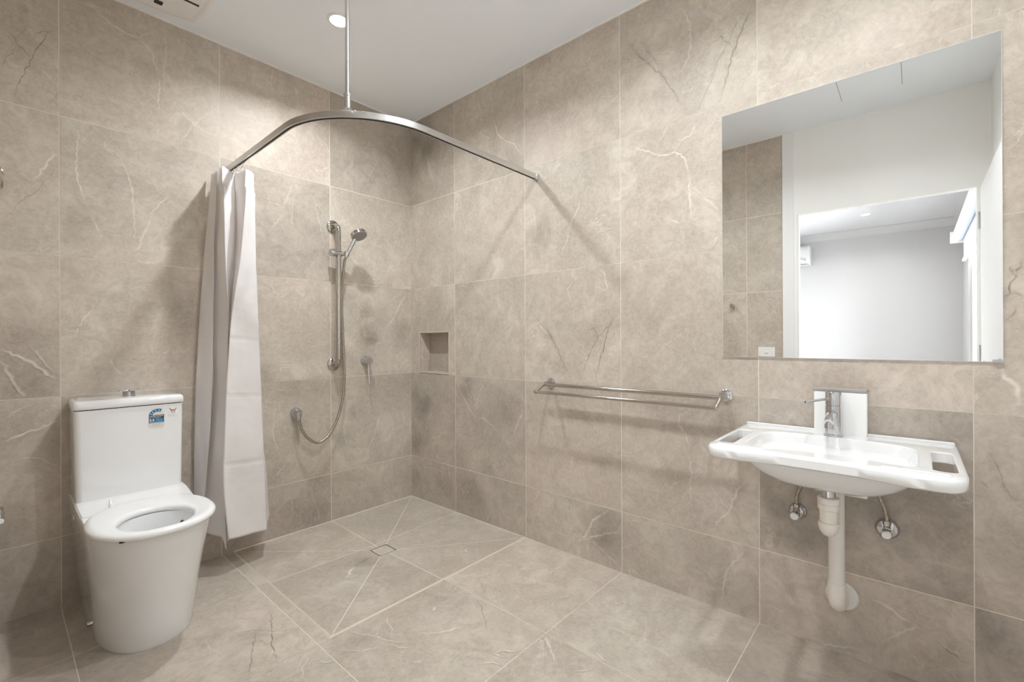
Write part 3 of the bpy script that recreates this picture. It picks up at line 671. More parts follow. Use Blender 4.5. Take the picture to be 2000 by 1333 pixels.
# strip between the joint at x=-1.206 and the angle
for j, (v0, v1) in enumerate(((-1.077, -0.4765), (-0.4765, 0))):
    tF.tile([(-1.206, v0), (XT-0.008, v0), (XT-0.008, v1), (-1.206, v1)], seedv(20, j, 4), .89)
O = [(XT, YT), (0, YT), (0, 0), (XT, 0)]; D_ = [(DR[0], DR[2]), (DR[1], DR[2]), (DR[1], DR[3]), (DR[0], DR[3])]
for k in range(4):
    k2 = (k+1) % 4; trap = [O[k], O[k2], D_[k2], D_[k]]
    # grout bed under this slope
    tF.face([O[k], O[k2], D_[k2], D_[k]], seedv(0, 0, 9), 1.0, lift=0.0003, mi=0, zf=zfall)
    for i, (a, c) in enumerate((((1, 0), -0.6), ((-1, 0), 0.6))):
        for j, (a2, c2) in enumerate((((0, 1), -0.4765), ((0, -1), 0.4765))):
            q = clip(clip(trap, a[0], a[1], c), a2[0], a2[1], c2)
            if len(q) >= 3: tF.tile(q, seedv(i, j, 5), TONE_F.get(('s', i, j, k), TONE_F.get(('s', i, j), 1.0))*.89, gap=0.0014, zf=zfall)
for st in VEIN_F: tF.streak(*st)
struct(tF.build('floor'))
bm = B()   # aluminium angle round the shower floor
box(bm, XT-0.008, XT, YT-0.008, 0, -0.03, 0.0014); box(bm, XT, 0, YT-0.008, YT, -0.03, 0.0014)
struct(obj('trim_4', bm, vary(nmat('floor_angle', (0.72, 0.65, 0.56), 0.4, 0.4), 0.03)))
bm = B(); box(bm, XT, 0.0, YT, 0.0, -0.12, -0.05)
struct(obj('floor', bm, M_GROUT))

# ------------------------------------------------------------------ bedroom behind the door (seen in the mirror)
XW, YW = -6.35, -3.22
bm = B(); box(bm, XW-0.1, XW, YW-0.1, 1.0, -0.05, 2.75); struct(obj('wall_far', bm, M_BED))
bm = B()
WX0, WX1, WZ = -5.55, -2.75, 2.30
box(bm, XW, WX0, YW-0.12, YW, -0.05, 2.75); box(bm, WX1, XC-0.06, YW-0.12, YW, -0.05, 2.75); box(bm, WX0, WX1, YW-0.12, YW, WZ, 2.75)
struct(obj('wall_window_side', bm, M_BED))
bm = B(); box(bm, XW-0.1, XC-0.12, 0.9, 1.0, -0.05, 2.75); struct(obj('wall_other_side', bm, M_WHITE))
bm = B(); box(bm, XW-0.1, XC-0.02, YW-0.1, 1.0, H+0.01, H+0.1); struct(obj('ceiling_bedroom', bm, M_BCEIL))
bm = B(); box(bm, XW-0.1, XC-0.1, YW-0.1, 1.0, -0.1, -0.012); struct(obj('floor_bedroom', bm, M_CARPET))
bm = B()   # cornice
for a in range(7):
    pass
prof = [(0.0, -0.10), (0.012, -0.10), (0.020, -0.075), (0.045, -0.038), (0.078, -0.018), (0.09, -0.010), (0.09, 0.0), (0.0, 0.0)]
loft(bm, [[Vector((XW+p, y, H+0.01+z)) for p, z in prof] for y in (YW, 0.9)])
loft(bm, [[Vector((x, YW+p, H+0.01+z)) for p, z in prof] for x in (XW, XC-0.12)])
struct(obj('trim_5', bm, M_BED, smooth=30))
# window
bm = B(); fwid = 0.05
box(bm, WX0, WX0+fwid, YW-0.09, YW-0.03, 0.0, WZ); box(bm, WX1-fwid, WX1, YW-0.09, YW-0.03, 0.0, WZ)
box(bm, WX0, WX1, YW-0.09, YW-0.03, WZ-fwid, WZ); box(bm, WX0, WX1, YW-0.09, YW-0.03, 0, fwid); box(bm, -4.12, -4.06, YW-0.085, YW-0.035, 0.03, WZ-0.03)
win = struct(obj('window_1', bm, M_PLASTIC, bevel=0.003))
M_GLASS = bpy.data.materials.new('window_glass'); M_GLASS.use_nodes = True
_n = M_GLASS.node_tree; _n.nodes.clear(); _o = _n.nodes.new('ShaderNodeOutputMaterial'); _t = _n.nodes.new('ShaderNodeBsdfTransparent'); _g = _n.nodes.new('ShaderNodeBsdfGlossy'); _g.inputs['Roughness'].default_value = 0.02
_f = _n.nodes.new('ShaderNodeFresnel'); _f.inputs[0].default_value = 1.45; _m = _n.nodes.new('ShaderNodeMixShader')
_n.links.new(_f.outputs[0], _m.inputs[0]); _n.links.new(_t.outputs[0], _m.inputs[1]); _n.links.new(_g.outputs[0], _m.inputs[2]); _n.links.new(_m.outputs[0], _o.inputs[0])
bm = B(); box(bm, WX0+0.04, WX1-0.04, YW-0.064, YW-0.058, 0.04, WZ-0.04); obj('window_pane', bm, M_GLASS, win)
# roller blind
t = thing('roller_blind', 'pale roller blind rolled up at the top of the bedroom window, seen in the mirror', 'blind', (-4.1, YW+0.05, 2.3))
bm = B(); lathe(bm, (-5.62, YW+0.085, 2.33), (1, 0, 0), [(0, 0.052), (2.9, 0.052)], 24); obj('blind_roll', bm, M_BLIND, t, smooth=True)
bm = B(); box(bm, -5.60, -2.73, YW+0.030, YW+0.034, 2.05, 2.34); obj('blind_fabric', bm, M_BLIND, t)
bm = B(); box(bm, -5.62, -2.72, YW+0.02, YW+0.05, 2.03, 2.06); obj('bottom_rail', bm, M_PLASTIC, t, bevel=0.004)
bm = B(); box(bm, -5.65, -5.625, YW+0.002, YW+0.15, 2.26, 2.40); obj('bracket', bm, M_PLASTIC, t, bevel=0.004)
bm = B(); box(bm, -2.72, -2.695, YW+0.002, YW+0.15, 2.26, 2.40); obj('bracket', bm, M_PLASTIC, t, bevel=0.004)
pin(t)
# air conditioner on the far wall
t = thing('air_conditioner', 'white split air conditioner high on the bedroom wall, seen in the mirror', 'air conditioner', (XW, -1.15, 2.35))
bm = B(); loft(bm, [[Vector((XW+0.001+px, y, pz)) for px, pz in ((0, 2.24), (0.12, 2.24), (0.19, 2.29), (0.215, 2.37), (0.215, 2.50), (0.19, 2.53), (0, 2.53))] for y in (-1.56, -0.76)])
ac = obj('casing', bm, M_ACP, t, bevel=0.012, bseg=3)
bm = B(); box(bm, XW+0.205, XW+0.2185, -1.50, -0.82, 2.325, 2.331); box(bm, XW+0.14, XW+0.163, -1.52, -0.80, 2.2525, 2.2555)
box(bm, XW+0.205, XW+0.2185, -1.503, -1.498, 2.27+0.02, 2.33); obj('louvre_gap', bm, M_GREY, ac)
bm = B(); box(bm, XW+0.213, XW+0.2165, -1.47, -1.38, 2.355, 2.362); obj('badge', bm, M_GREY, ac)
pin(t)
# bedroom downlight
def downlight(x, y, z, label, grp=None):
    t = thing('downlight', label, 'ceiling light', (x, y, z), grp)
    bm = B(); lathe(bm, (x, y, z), (0, 0, -1), [(0, 0.055), (0.003, 0.055), (0.006, 0.050), (0.006, 0.042), (0.002, 0.040)], 40, cap=False); obj('bezel', bm, M_PLASTIC, t, smooth=True)
    bm = B(); lathe(bm, (x, y, z-0.0005), (0, 0, -1), [(0, 0.040), (0.004, 0.039)], 40); obj('lens', bm, M_LAMP, t, smooth=True)
    pin(t); return t
downlight(-5.35, -2.28, H+0.010, 'round lit downlight in the bedroom ceiling, seen in the mirror')
downlight(*LIGHTS[0], H, 'round lit downlight in the bathroom ceiling beside the curtain support rod')
downlight(*LIGHTS[1], H, 'round downlight in the bathroom ceiling between shower and basin')
downlight(*LIGHTS[2], H, 'round downlight in the bathroom ceiling in front of the basin and doorway')

# door leaf, opened into the room against the front wall
bm = B(); box(bm, XC-0.0, -1.10, -3.087, -3.050, 0.012, 2.045)
dr = struct(obj('door_1', bm, M_DOOR, bevel=0.002))
bm = B(); lathe(bm, (-1.16, -3.050, 1.0), (0, 1, 0), [(0, 0.026), (0.008, 0.026), (0.010, 0.010), (0.045, 0.010)], 24)
tube(bm, smooth_path([(-1.16, -3.010, 1.0), (-1.20, -3.006, 1.0), (-1.28, -3.006, 1.0)], 5), 0.009); obj('door_handle', bm, M_CHROME, dr, smooth=True)
for z in (0.25, 1.03, 1.85):
    bm = B(); cyl(bm, (XC+0.004, -3.046, z-0.05), (XC+0.004, -3.046, z+0.05), 0.006, 12); obj('hinge', bm, M_CHROME, dr, smooth=True)

# access hatch in the ceiling
t = thing('access_hatch', 'flush square white access panel in the bathroom ceiling, seen in the mirror', 'access panel', (-1.57, -2.54, H))
bm = B(); box(bm, -1.72, -1.42, -2.69, -2.39, H-0.001, H-0.0003); obj('panel', bm, M_CEIL, t)
for (a, b_, c, d) in ((-1.72, -1.42, -2.6935, -2.69), (-1.72, -1.42, -2.39, -2.3865)):
    bm = B(); box(bm, a, b_, c, d, H-0.0014, H-0.0002); obj('side_gap', bm, M_GREY, t)
pin(t)

# exhaust fan
t = thing('exhaust_fan', 'white square exhaust fan with dark slots in the ceiling above the toilet', 'exhaust fan', (-1.55, -0.30, H))
def bulged(cx, cy, h_, bul, z):
    out = []
    for k in range(4):
        c0, s0 = math.cos(k*PI/2), math.sin(k*PI/2)
        for j in range(12):
            tt = -1+2*j/12; x_, y_ = h_+bul*(1-tt*tt), tt*h_
            out.append(Vector((cx+x_*c0-y_*s0, cy+x_*s0+y_*c0, z)))
    return out
fx, fy = -1.545, -0.303
bm = B(); loft(bm, [bulged(fx, fy, 0.200, 0.022, H), bulged(fx, fy, 0.200, 0.022, H-0.010), bulged(fx, fy, 0.188, 0.020, H-0.014), bulged(fx, fy, 0.180, 0.018, H-0.010)], cap1=True)
obj('frame', bm, M_PLASTIC, t, smooth=30)
bm = B(); loft(bm, [bulged(fx, fy, 0.174, 0.016, H-0.009), bulged(fx, fy, 0.174, 0.016, H-0.018), bulged(fx, fy, 0.166, 0.014, H-0.0255)])
obj('cover', bm, M_PLASTIC, t, smooth=30)
for sy in (-0.279, -0.345):
    bm = B(); box(bm, -1.72, -1.368, sy-0.006, sy+0.006, H-0.027, H-0.020); obj('slot', bm, M_DARK, t)
bm = B(); box(bm, -1.512, -1.482, -0.186, -0.160, H-0.030, H-0.02); obj('catch', bm, M_DARK, t, bevel=0.002)
pin(t)

# ------------------------------------------------------------------ mirror
t = thing('wall_mirror', 'large square frameless mirror on the tiled wall above the basin', 'mirror', (0, -2.545, 1.05))
MX = -0.0065; my0, my1, mz0, mz1 = -2.943, -2.147, 1.052, 2.046
bm = B(); box(bm, MX, -0.0012, my0, my1, mz0, mz1); obj('backing_glass', bm, M_GLASSEDGE, t)
bm = B(); box(bm, MX-0.0006, MX-0.0001, my0+0.0015, my1-0.0015, mz0+0.0015, mz1-0.0015); obj('reflective_face', bm, M_MIRROR, t)
bm = B(); box(bm, MX-0.004, MX-0.0007, -2.941, -2.920, mz0-0.002, mz0+0.008)
obj('clip', bm, M_CHROME, t); pin(t)

# ------------------------------------------------------------------ curtain track
TZ = 2.028; TX, TY, TR = -1.178, -1.168, 0.41
path = [(TX, -0.0012, TZ), (TX, -0.2, TZ), (TX, -0.4, TZ), (TX, TY+TR+0.001, TZ)]
for k in range(1, 25):
    a = PI/2*k/24; path.append((TX+TR-TR*math.cos(a), TY+TR-TR*math.sin(a), TZ))
path += [(-0.5, TY, TZ), (-0.25, TY, TZ), (-0.0012, TY, TZ)]
t = thing('curtain_track', 'curved aluminium curtain track hung from the ceiling by a rod', 'curtain rail', (TX, -0.5, TZ))
bm = B(); ribbon_path(bm, path, 0.0105, 0.027); tr = obj('track', bm, M_ALU, t, smooth=30, bevel=0.0015)
bm = B(); ribbon_path(bm, [(x, y if 0 < i < len(path)-1 else y, z-0.0142) for i, (x, y, z) in enumerate(path[:-1]+[(-0.02, TY, TZ)])], 0.0035, 0.002); obj('runner_slot', bm, M_DARK, tr)
rx, ry = -1.072, -1.068
bm = B(); cyl(bm, (rx, ry, TZ+0.013), (rx, ry, H-0.0005), 0.0085, 20); rod = obj('support_rod', bm, M_ALU, t, smooth=True)
bm = B(); lathe(bm, (rx, ry, TZ+0.012), (0, 0, 1), [(0, 0.0135), (0.048, 0.0135), (0.05, 0.0155), (0.055, 0.0155), (0.056, 0.010)], 24); obj('collar', bm, M_ALU, t, smooth=True)
bm = B(); box(bm, -0.020, -0.0012, TY-0.014, TY+0.014, TZ-0.018, TZ+0.018); obj('end_bracket', bm, M_ALU, t, bevel=0.002)
bm = B(); box(bm, TX-0.014, TX+0.014, -0.020, -0.0012, TZ-0.018, TZ+0.018); obj('end_bracket', bm, M_ALU, t, bevel=0.002)
pin(t)

# ------------------------------------------------------------------ shower curtain
zs = [1.985, 1.6, 1.2, 0.75, 0.45, 0.12]
Vc = [(-.03, [-1.255, -1.286, -1.313, -1.332, -1.336, -1.339]),
      (-.13, [-1.255, -1.272, -1.277, -1.288, -1.312, -1.341]),
      (-.06, [-1.240, -1.250, -1.262, -1.270, -1.290, -1.300]),
      (-.22, [-1.257, -1.250, -1.239, -1.248, -1.257, -1.250]),
      (-.14, [-1.178, -1.180, -1.206, -1.225, -1.235, -1.235]),
      (-.26, [-1.164, -1.190, -1.240, -1.266, -1.274, -1.252]),
      (-.20, [-1.108, -1.105, -1.093, -1.078, -1.068, -1.058]),
      (-.05, [-1.069, -1.056, -1.049, -1.036, -1.010, -0.985])]
def cr(a, b, c, d, t_): return 0.5*((2*b)+(c-a)*t_+(2*a-5*b+4*c-d)*t_*t_+(3*b-a-3*c+d)*t_**3)
def zsamp(xs, z):
    for i in range(len(zs)-1):
        if zs[i] >= z >= zs[i+1]-1e-9:
            t_ = (zs[i]-z)/(zs[i]-zs[i+1]); g = lambda k: xs[max(0, min(len(xs)-1, k))]
            return cr(g(i-1), g(i), g(i+1), g(i+2), t_)
    return xs[-1]
NZ, NS = 170, 16
HEM = [.18, .17, .165, .108, .115, .170, .138, .164]
rndc = random.Random(3)
bm = B(); grid = []
for a in range(NZ+1):
    f = a/NZ; row = []
    for k in range(len(Vc)-1):
        for s_ in range(NS):
            t_ = s_/NS
            hz = HEM[k]+(HEM[k+1]-HEM[k])*(max(0, (t_-0.8)/0.2) if k == 2 else t_)
            z = 1.985-(1.985-hz)*f; z_ = max(z, 0.12)
            g = lambda q: (zsamp(Vc[max(0, min(len(Vc)-1, q))][1], z_), Vc[max(0, min(len(Vc)-1, q))][0])
            (x0, y0), (x1, y1) = g(k), g(k+1)
            e = t_*0.72+0.28*(t_*t_*(3-2*t_))
            x = x0+(x1-x0)*e; y = y0+(y1-y0)*e
            # cloth sag and creases
            y += 0.006*math.sin(9*z+2.1*(k+t_))*math.sin(PI*t_)
            x += 0.004*math.sin(13*z+1.3*(k+t_))*math.sin(PI*t_)
            y += 0.0045*mnoise.noise(Vector((k*3+t_*2.5, z*7, 1.7)))+0.0016*mnoise.noise(Vector((k*9+t_*6, z*34, 5.1)))
            if a in (int(NZ*.62), int(NZ*.47), int(NZ*.80)): y += 0.003
            row.append(bm.verts.new((x, y*(0.93 if f < 0.05 else 1.0), z)))
    grid.append(row)
for r0, r1 in zip(grid, grid[1:]):
    for i in range(len(r0)-1): bm.faces.new((r0[i], r0[i+1], r1[i+1], r1[i]))
t = thing('shower_curtain', 'white fabric shower curtain drawn back in folds beside the toilet', 'curtain', (-1.18, -0.15, 0.09))
cl = obj('curtain_cloth', bm, M_CLOTH, t, smooth=180)
md = cl.modifiers.new('thick', 'SOLIDIFY'); md.thickness = 0.0012
for k, yy in enumerate((-0.05, -0.11, -0.17, -0.24)):
    bm = B(); tube(bm, smooth_path([(TX, yy, TZ-0.013), (TX+0.006, yy, TZ-0.022), (TX, yy, TZ-0.034), (TX-0.006, yy, TZ-0.046), (TX+0.004, yy, TZ-0.05)], 5), 0.0022, 8)
    obj('hook', bm, M_PLASTIC, t, smooth=True)
pin(t)

# ------------------------------------------------------------------ toilet
TCX = -1.597
t = thing('toilet', 'white ceramic close coupled toilet standing against the tiled wall', 'toilet', (TCX, -0.35, 0))
def dring(z, hw, yf, yb=-0.0015, L_=0.26, n=64, ex=2.25, cx=TCX, wr=0.0):
    """D-shaped ring; points by equal steps so that rings match"""
    out = []; yc = yf+L_
    ns = 10
    for i in range(ns): out.append(Vector((cx-hw, yb+(yc-yb)*i/ns, z)))
    for i in range(n-2*ns-6):
        a = PI*i/(n-2*ns-7); c, s_ = math.cos(a), math.sin(a)
        out.append(Vector((cx-hw*math.copysign(abs(c)**(2/ex), c), yc-L_*abs(s_)**(2/ex), z)))
    for i in range(1, ns+1): out.append(Vector((cx+hw, yc+(yb-yc)*i/ns, z)))
    for i in range(1, 6): out.append(Vector((cx+hw-2*hw*i/6, yb, z)))
    return out
bm = B()
prof = [(0.0, .150, -.640), (0.012, .153, -.646), (0.10, .158, -.662), (0.20, .166, -.690), (0.30, .175, -.722), (0.38, .181, -.748), (0.430, .185, -.764), (0.446, .184, -.764), (0.452, .180, -.758)]
rings = [dring(z, hw, yf) for z, hw, yf in prof]
n = len(rings[0]); hc = Vector((TCX, -0.63, 0))
def oval(src, ax, ay, z, cy=-0.63):
    out = []
    for p in src:
        a = math.atan2((p.y-cy)/0.20, (p.x-TCX)/0.18)
        out.append(Vector((TCX+ax*math.cos(a), cy+ay*math.sin(a), z)))
    return out
rings += [oval(rings[-1], .124, .118, .452, -.615), oval(rings[-1], .120, .113, .44, -.612), oval(rings[-1], .116, .106, .40, -.605), oval(rings[-1], .100, .092, .33, -.59), oval(rings[-1], .075, .075, .27, -.575), oval(rings[-1], .045, .05, .235, -.565)]
loft(bm, rings); pan = obj('pan', bm, M_CERAM, t, smooth=35)
# deck between seat and cistern, rising gently
bm = B()
dk = [(-0.20, 0.470, 0.186), (-0.24, 0.468, 0.186), (-0.30, 0.460, 0.184), (-0.36, 0.4545, 0.182)]
loft(bm, [[Vector((TCX-hw, y, 0.445)), Vector((TCX-hw, y, z-0.006)), Vector((TCX-hw+0.006, y, z)), Vector((TCX+hw-0.006, y, z)), Vector((TCX+hw, y, z-0.006)), Vector((TCX+hw, y, 0.445))] for y, z, hw in [(-0.0015, .47, .186)]+dk])
obj('deck', bm, M_CERAM, t, smooth=35)
# water in the bowl
bm = B(); lathe(bm, (TCX, -0.58, 0.285), (0, 0, 1), [(0, 0.062), (0.0015, 0.063)], 32)
obj('bowl_water', bm, nmat('water', (0.80, 0.84, 0.85), 0.02, spec=0.6), pan, smooth=True)
bm = B(); lathe(bm, (TCX+0.098, -0.545, 0.405), (-1, -0.5, 0.2), [(0, 0.009), (0.004, 0.009)], 20); obj('spray_hole', bm, M_DARK, pan)
# seat: ring with hinge end
def seat_out(z, g):
    out = []
    N_ = 72
    for i in range(N_):
        a = 2*PI*i/N_; c, s_ = math.cos(a), math.sin(a)
        if s_ < 0: x = .192*math.copysign(abs(c)**(2/2.2), c); y = -.57+.222*math.copysign(abs(s_)**(2/2.2), s_)
        else: x = .192*math.copysign(abs(c)**(2/2.25), c); y = -.57+.235*abs(s_)**(2/2.25)
        out.append(Vector((TCX+x*(1-g/.192), -.57+(y+.57)*(1-g/.25), z)))
    return out
def seat_in(z, g):
    out = []
    for i in range(72):
        a = 2*PI*i/72
        out.append(Vector((TCX+(.112+g)*math.cos(a), -.628+(.132+g)*math.sin(a), z)))
    return out
so = seat_out
ringsS = [seat_in(.455, .004), so(.455, .004), so(.459, 0), so(.468, 0), so(.474, .004), so(.4775, .012), so(.4785, .022), seat_in(.4775, .016), seat_in(.475, .006), seat_in(.468, 0), seat_in(.459, 0), seat_in(.455, .004)]
bm = B(); R_ = [[bm.verts.new(v) for v in r] for r in ringsS[:-1]]; R_.append(R_[0])
for A_, C_ in zip(R_, R_[1:]):
    for i in range(72): bm.faces.new((A_[i], A_[(i+1) % 72], C_[(i+1) % 72], C_[i]))
st_ = obj('seat', bm, M_SEAT, t, smooth=60)
bm = B(); loft(bm, [rrect(TCX-0.094, -0.345, 0.006, 0.012, 0.004, .470), rrect(TCX-0.094, -0.343, 0.0055, 0.010, 0.004, .485), rrect(TCX-0.094, -0.334, 0.002, 0.003, 0.0015, .500)]); obj('seat_lug', bm, M_SEAT, st_, smooth=30)
bm = B(); lathe(bm, (TCX-0.115, -0.745, 0.4535), (0, 0, 1), [(-0.001, 0.009), (0.004, 0.009)], 16); obj('seat_buffer', bm, M_DARK, st_)
# cistern
bm = B()
def cring(z, hx, yf, r=0.022): return rrect(TCX-0.003, (yf-0.0015)/2, hx, (-0.0015-yf)/2, r, z)
loft(bm, [cring(.466, .176, -.192), cring(.470, .1785, -.196), cring(.52, .1795, -.197), cring(.80, .183, -.199), cring(.8435, .1835, -.1995)])
cs = obj('cistern', bm, M_CERAM, t, smooth=35)
bm = B(); loft(bm, [cring(.8435, .178, -.193), cring(.8475, .178, -.193)]); obj('lid_gap', bm, M_DARK, cs)
bm = B(); loft(bm, [cring(.8475, .1855, -.204), cring(.850, .1875, -.206), cring(.872, .1865, -.205), cring(.880, .182, -.200, .022), cring(.883, .172, -.190, .02)])
lid = obj('cistern_lid', bm, M_CERAM, t, smooth=50)
bx, by = TCX+0.000, -0.100
bm = B(); lathe(bm, (bx, by, .883), (0, 0, 1), [(0, 0.026), (0.002, 0.026), (0.003, 0.022), (0.021, 0.022), (0.022, 0.021)], 32); fb = obj('flush_button', bm, M_CHROME, t, smooth=True)
for sx in (-1, 1):
    bm = B(); box(bm, bx+0.002 if sx > 0 else bx-0.035, bx+0.035 if sx > 0 else bx-0.002, by-0.015, by+0.015, .905, .911); obj('button_half', bm, M_CHROME, fb, bevel=0.001)
# side clip and floor cap
bm = B(); lathe(bm, (TCX-0.1525, -0.33, 0.030), (-1, 0, 0), [(0, 0.010), (0.010, 0.010), (0.012, 0.007)], 20); obj('fixing_cap', bm, M_CHROME, t, smooth=True)
bm = B(); lathe(bm, (TCX-0.181, -0.13, 0.40), (-1, 0, 0), [(0, 0.011), (0.003, 0.011), (0.004, 0.008)], 20); obj('hole_cap', bm, M_SEAT, t, smooth=True)

# --- labels on the cistern front
def text_mesh(txt, size, mat, loc, parent, name, align='LEFT', xs=1.0, bold=0.0):
    cu = bpy.data.curves.new(name, 'FONT'); cu.body = txt; cu.size = size; cu.align_x = align; cu.offset = bold
    tmp = bpy.data.objects.new('tmp_text', cu); COL.objects.link(tmp)
    dg = bpy.context.evaluated_depsgraph_get(); dg.update()
    me = bpy.data.meshes.new_from_object(tmp.evaluated_get(dg))
    bpy.data.objects.remove(tmp); bpy.data.curves.remove(cu)
    mt = Matrix.Translation(loc) @ Matrix.Rotation(PI/2, 4, 'X') @ Matrix.Diagonal((xs, 1, 1, 1))
    me.transform(mt)
    return obj(name, me, mat, parent)
YL = -0.2006
lb = (-1.5435, -1.4895)      # label x range
def panel(x0, x1, z0, z1, lay, mat, par, name):
    bm = B(); box(bm, x0, x1, YL-0.0003-0.00015*lay, YL+0.003-0.0001*lay, z0, z1); return obj(name, bm, mat, par)
la = panel(lb[0]-.0008, lb[1]+.0008, .7475, .8105, 0, M_LCREAM, cs, 'rating_label')
la['label'] = 'blue and black water rating sticker'
panel(lb[0], lb[1], .7640, .7985, 1, M_BLUE, la, 'blue_panel'); panel(lb[0], lb[1], .7855, .7985, 2, M_BLACK, la, 'black_band')
bm = B()   # star arc
arc0, arc1 = PI, 0.36*PI; cxa, cza, ro, ri = lb[0]+.0325, .7985, .0325, .0205
pts_o = [(cxa+ro*math.cos(arc0+(arc1-arc0)*i/16)*1.0, cza+ro*.83*math.sin(arc0+(arc1-arc0)*i/16)) for i in range(17)]
pts_i = [(cxa+ri*math.cos(arc0+(arc1-arc0)*i/16)*1.0, cza+ri*.70*math.sin(arc0+(arc1-arc0)*i/16)) for i in range(17)]
for i in range(16):
    q = [pts_o[i], pts_o[i+1], pts_i[i+1], pts_i[i]]
    fr = [bm.verts.new((x, YL-0.0005, z)) for x, z in q]; bk = [bm.verts.new((x, YL+0.002, z)) for x, z in q]
    bm.faces.new(fr); bm.faces.new(bk[::-1])
    for a, b_ in ((0, 1), (1, 2), (2, 3), (3, 0)): bm.faces.new((fr[a], bk[a], bk[b_], fr[b_]))
obj('star_arc', bm, M_BLUE, la)
for i in range(4):
    a = arc0+(arc1-arc0)*(0.13+0.24*i); rr = (ro+ri)/2; zz = (ro*.83+ri*.7)/2
    cx_, cz_ = cxa+rr*math.cos(a), cza+zz*math.sin(a)
    bm = B(); vs = []
    for k in range(10):
        r_ = 0.0034 if k % 2 == 0 else 0.0016; vs.append(bm.verts.new((cx_+r_*math.sin(k*PI/5), YL-0.0009, cz_+r_*math.cos(k*PI/5))))
    bm.faces.new(vs[::-1]); obj('star', bm, M_LWHITE, la)
text_mesh('WATER RATING', 0.0070, M_LWHITE, (lb[0]+.0012, YL-0.0012, .7915), la, 'wording', xs=.98, bold=0.00012)
bm = B(); box(bm, lb[0]+.0015, lb[0]+.043, YL-0.0009-0.0002, YL-0.0009+0.0006, .7873, .7873+0.0011); obj('small_print', bm, M_LWHITE, la)
text_mesh('3.4', 0.0145, M_LWHITE, (lb[0]+.0015, YL-0.0012, .7720), la, 'wording', xs=.95, bold=0.0004)
text_mesh('litres', 0.0045, M_LWHITE, (lb[0]+.0255, YL-0.0012, .7795), la, 'wording')
text_mesh('average flush', 0.0042, M_LWHITE, (lb[0]+.0255, YL-0.0012, .7745), la, 'wording')
bm = B(); box(bm, lb[0]+.0025, lb[0]+.050, YL-0.0009-0.0002, YL-0.0009+0.0006, .7670, .7670+0.0011); obj('small_print', bm, M_LWHITE, la)
bm = B(); box(bm, lb[0]+.011, lb[0]+.041, YL-0.0009-0.0002, YL-0.0009+0.0006, .7565, .7565+0.0011); obj('small_print', bm, M_GREY, la)
bm = B(); box(bm, lb[0]+.012, lb[0]+.037, YL-0.0009-0.0002, YL-0.0009+0.0006, .7520, .7520+0.0011); obj('small_print', bm, M_LCREAM, la)
wm = panel(-1.4725, -1.4405, .7920, .8290, 0, M_LWHITE, cs, 'certification_sticker')
def stroke(bm, pts, w_, y):
    for a, b_ in zip(pts, pts[1:]):
        d = Vector((b_[0]-a[0], b_[1]-a[1])).normalized()*w_; nx, nz = -d.y, d.x
        bm.faces.new([bm.verts.new((p[0]+s*nx, y, p[1]+s*nz)) for p, s in ((a, 1), (b_, 1), (b_, -1), (a, -1))])
bm = B(); c0 = (-1.4565, .814)
stroke(bm, [(c0[0]-.0125, c0[1]+.009), (c0[0]-.005, c0[1]-.004), (c0[0]+.001, c0[1]+.004)], .0014, YL-0.0009)
stroke(bm, [(c0[0]-.001, c0[1]+.004), (c0[0]+.005, c0[1]-.004), (c0[0]+.0125, c0[1]+.009)], .0014, YL-0.00095)
obj('emblem', bm, M_RED, wm)
bm = B(); box(bm, c0[0]-.010, c0[0]+.010, YL-0.0009-0.0002, YL-0.0009+0.0006, .8055, .8055+0.0011); obj('small_print', bm, M_RED, wm)
bm = B(); box(bm, c0[0]-.008, c0[0]+.008, YL-0.0009-0.0002, YL-0.0009+0.0006, .8000, .8000+0.0011); obj('small_print', bm, M_GREY, wm)
pin(t)

# ------------------------------------------------------------------ grab rail with slider and hand shower
gx, gy, z0, z1, gr = -0.590, -0.072, 0.981, 1.840, 0.0155
t = thing('shower_grab_rail', 'vertical polished steel grab rail on the back wall of the shower', 'grab rail', (gx, 0, z0))
pp = [(gx, -0.004, z1), (gx, -0.035, z1)]
for k in range(1, 9): a = PI/2*k/8; pp.append((gx, -0.037-0.035*math.sin(a), z1-0.035*(1-math.cos(a))))
q2 = [(x, y, z0+(z1-z)) for x, y, z in pp][::-1]
bm = B(); tube(bm, pp+q2, gr, 24); obj('rail', bm, M_STEEL, t, smooth=True)
for z in (z0, z1):
    bm = B(); lathe(bm, (gx, -0.0012, z), (0, -1, 0), [(0, 0.040), (0.006, 0.040), (0.011, 0.034), (0.013, 0.018)], 36); obj('flange', bm, M_STEEL, t, smooth=True)
sz = 1.665
bm = B(); lathe(bm, (gx-0.052, gy, sz), (1, 0, 0), [(0, 0.021), (0.002, 0.0225), (0.030, 0.0225), (0.032, 0.019), (0.070, 0.019), (0.082, 0.013), (0.118, 0.0125), (0.120, 0.011)], 32)
sl = obj('slider', bm, M_CHROME, t, smooth=True)
bm = B(); lathe(bm, (gx+0.046, gy-0.006, sz-0.014), (0.15, -0.2, 1), [(0, 0.011), (0.028, 0.0145), (0.030, 0.0145)], 24); obj('handset_socket', bm, M_CHROME, sl, smooth=True)
pin(t)
t = thing('hand_shower', 'chrome hand shower with round head and steel hose, held in the rail slider', 'hand shower', (gx+0.05, gy-0.01, sz))
h0 = Vector((gx+0.046, gy-0.008, sz-0.018)); h1 = Vector((gx+0.083, gy-0.050, sz+0.095))
bm = B(); lathe(bm, h0, h1-h0, [(0, 0.0095), (0.03, 0.0105), (0.09, 0.0125), ((h1-h0).length, 0.012)], 24); obj('handle', bm, M_CHROME, t, smooth=True)
hd = Vector((gx+0.098, gy-0.068, sz+0.122)); nrm = Vector((0.10, -0.50, -0.86)).normalized()
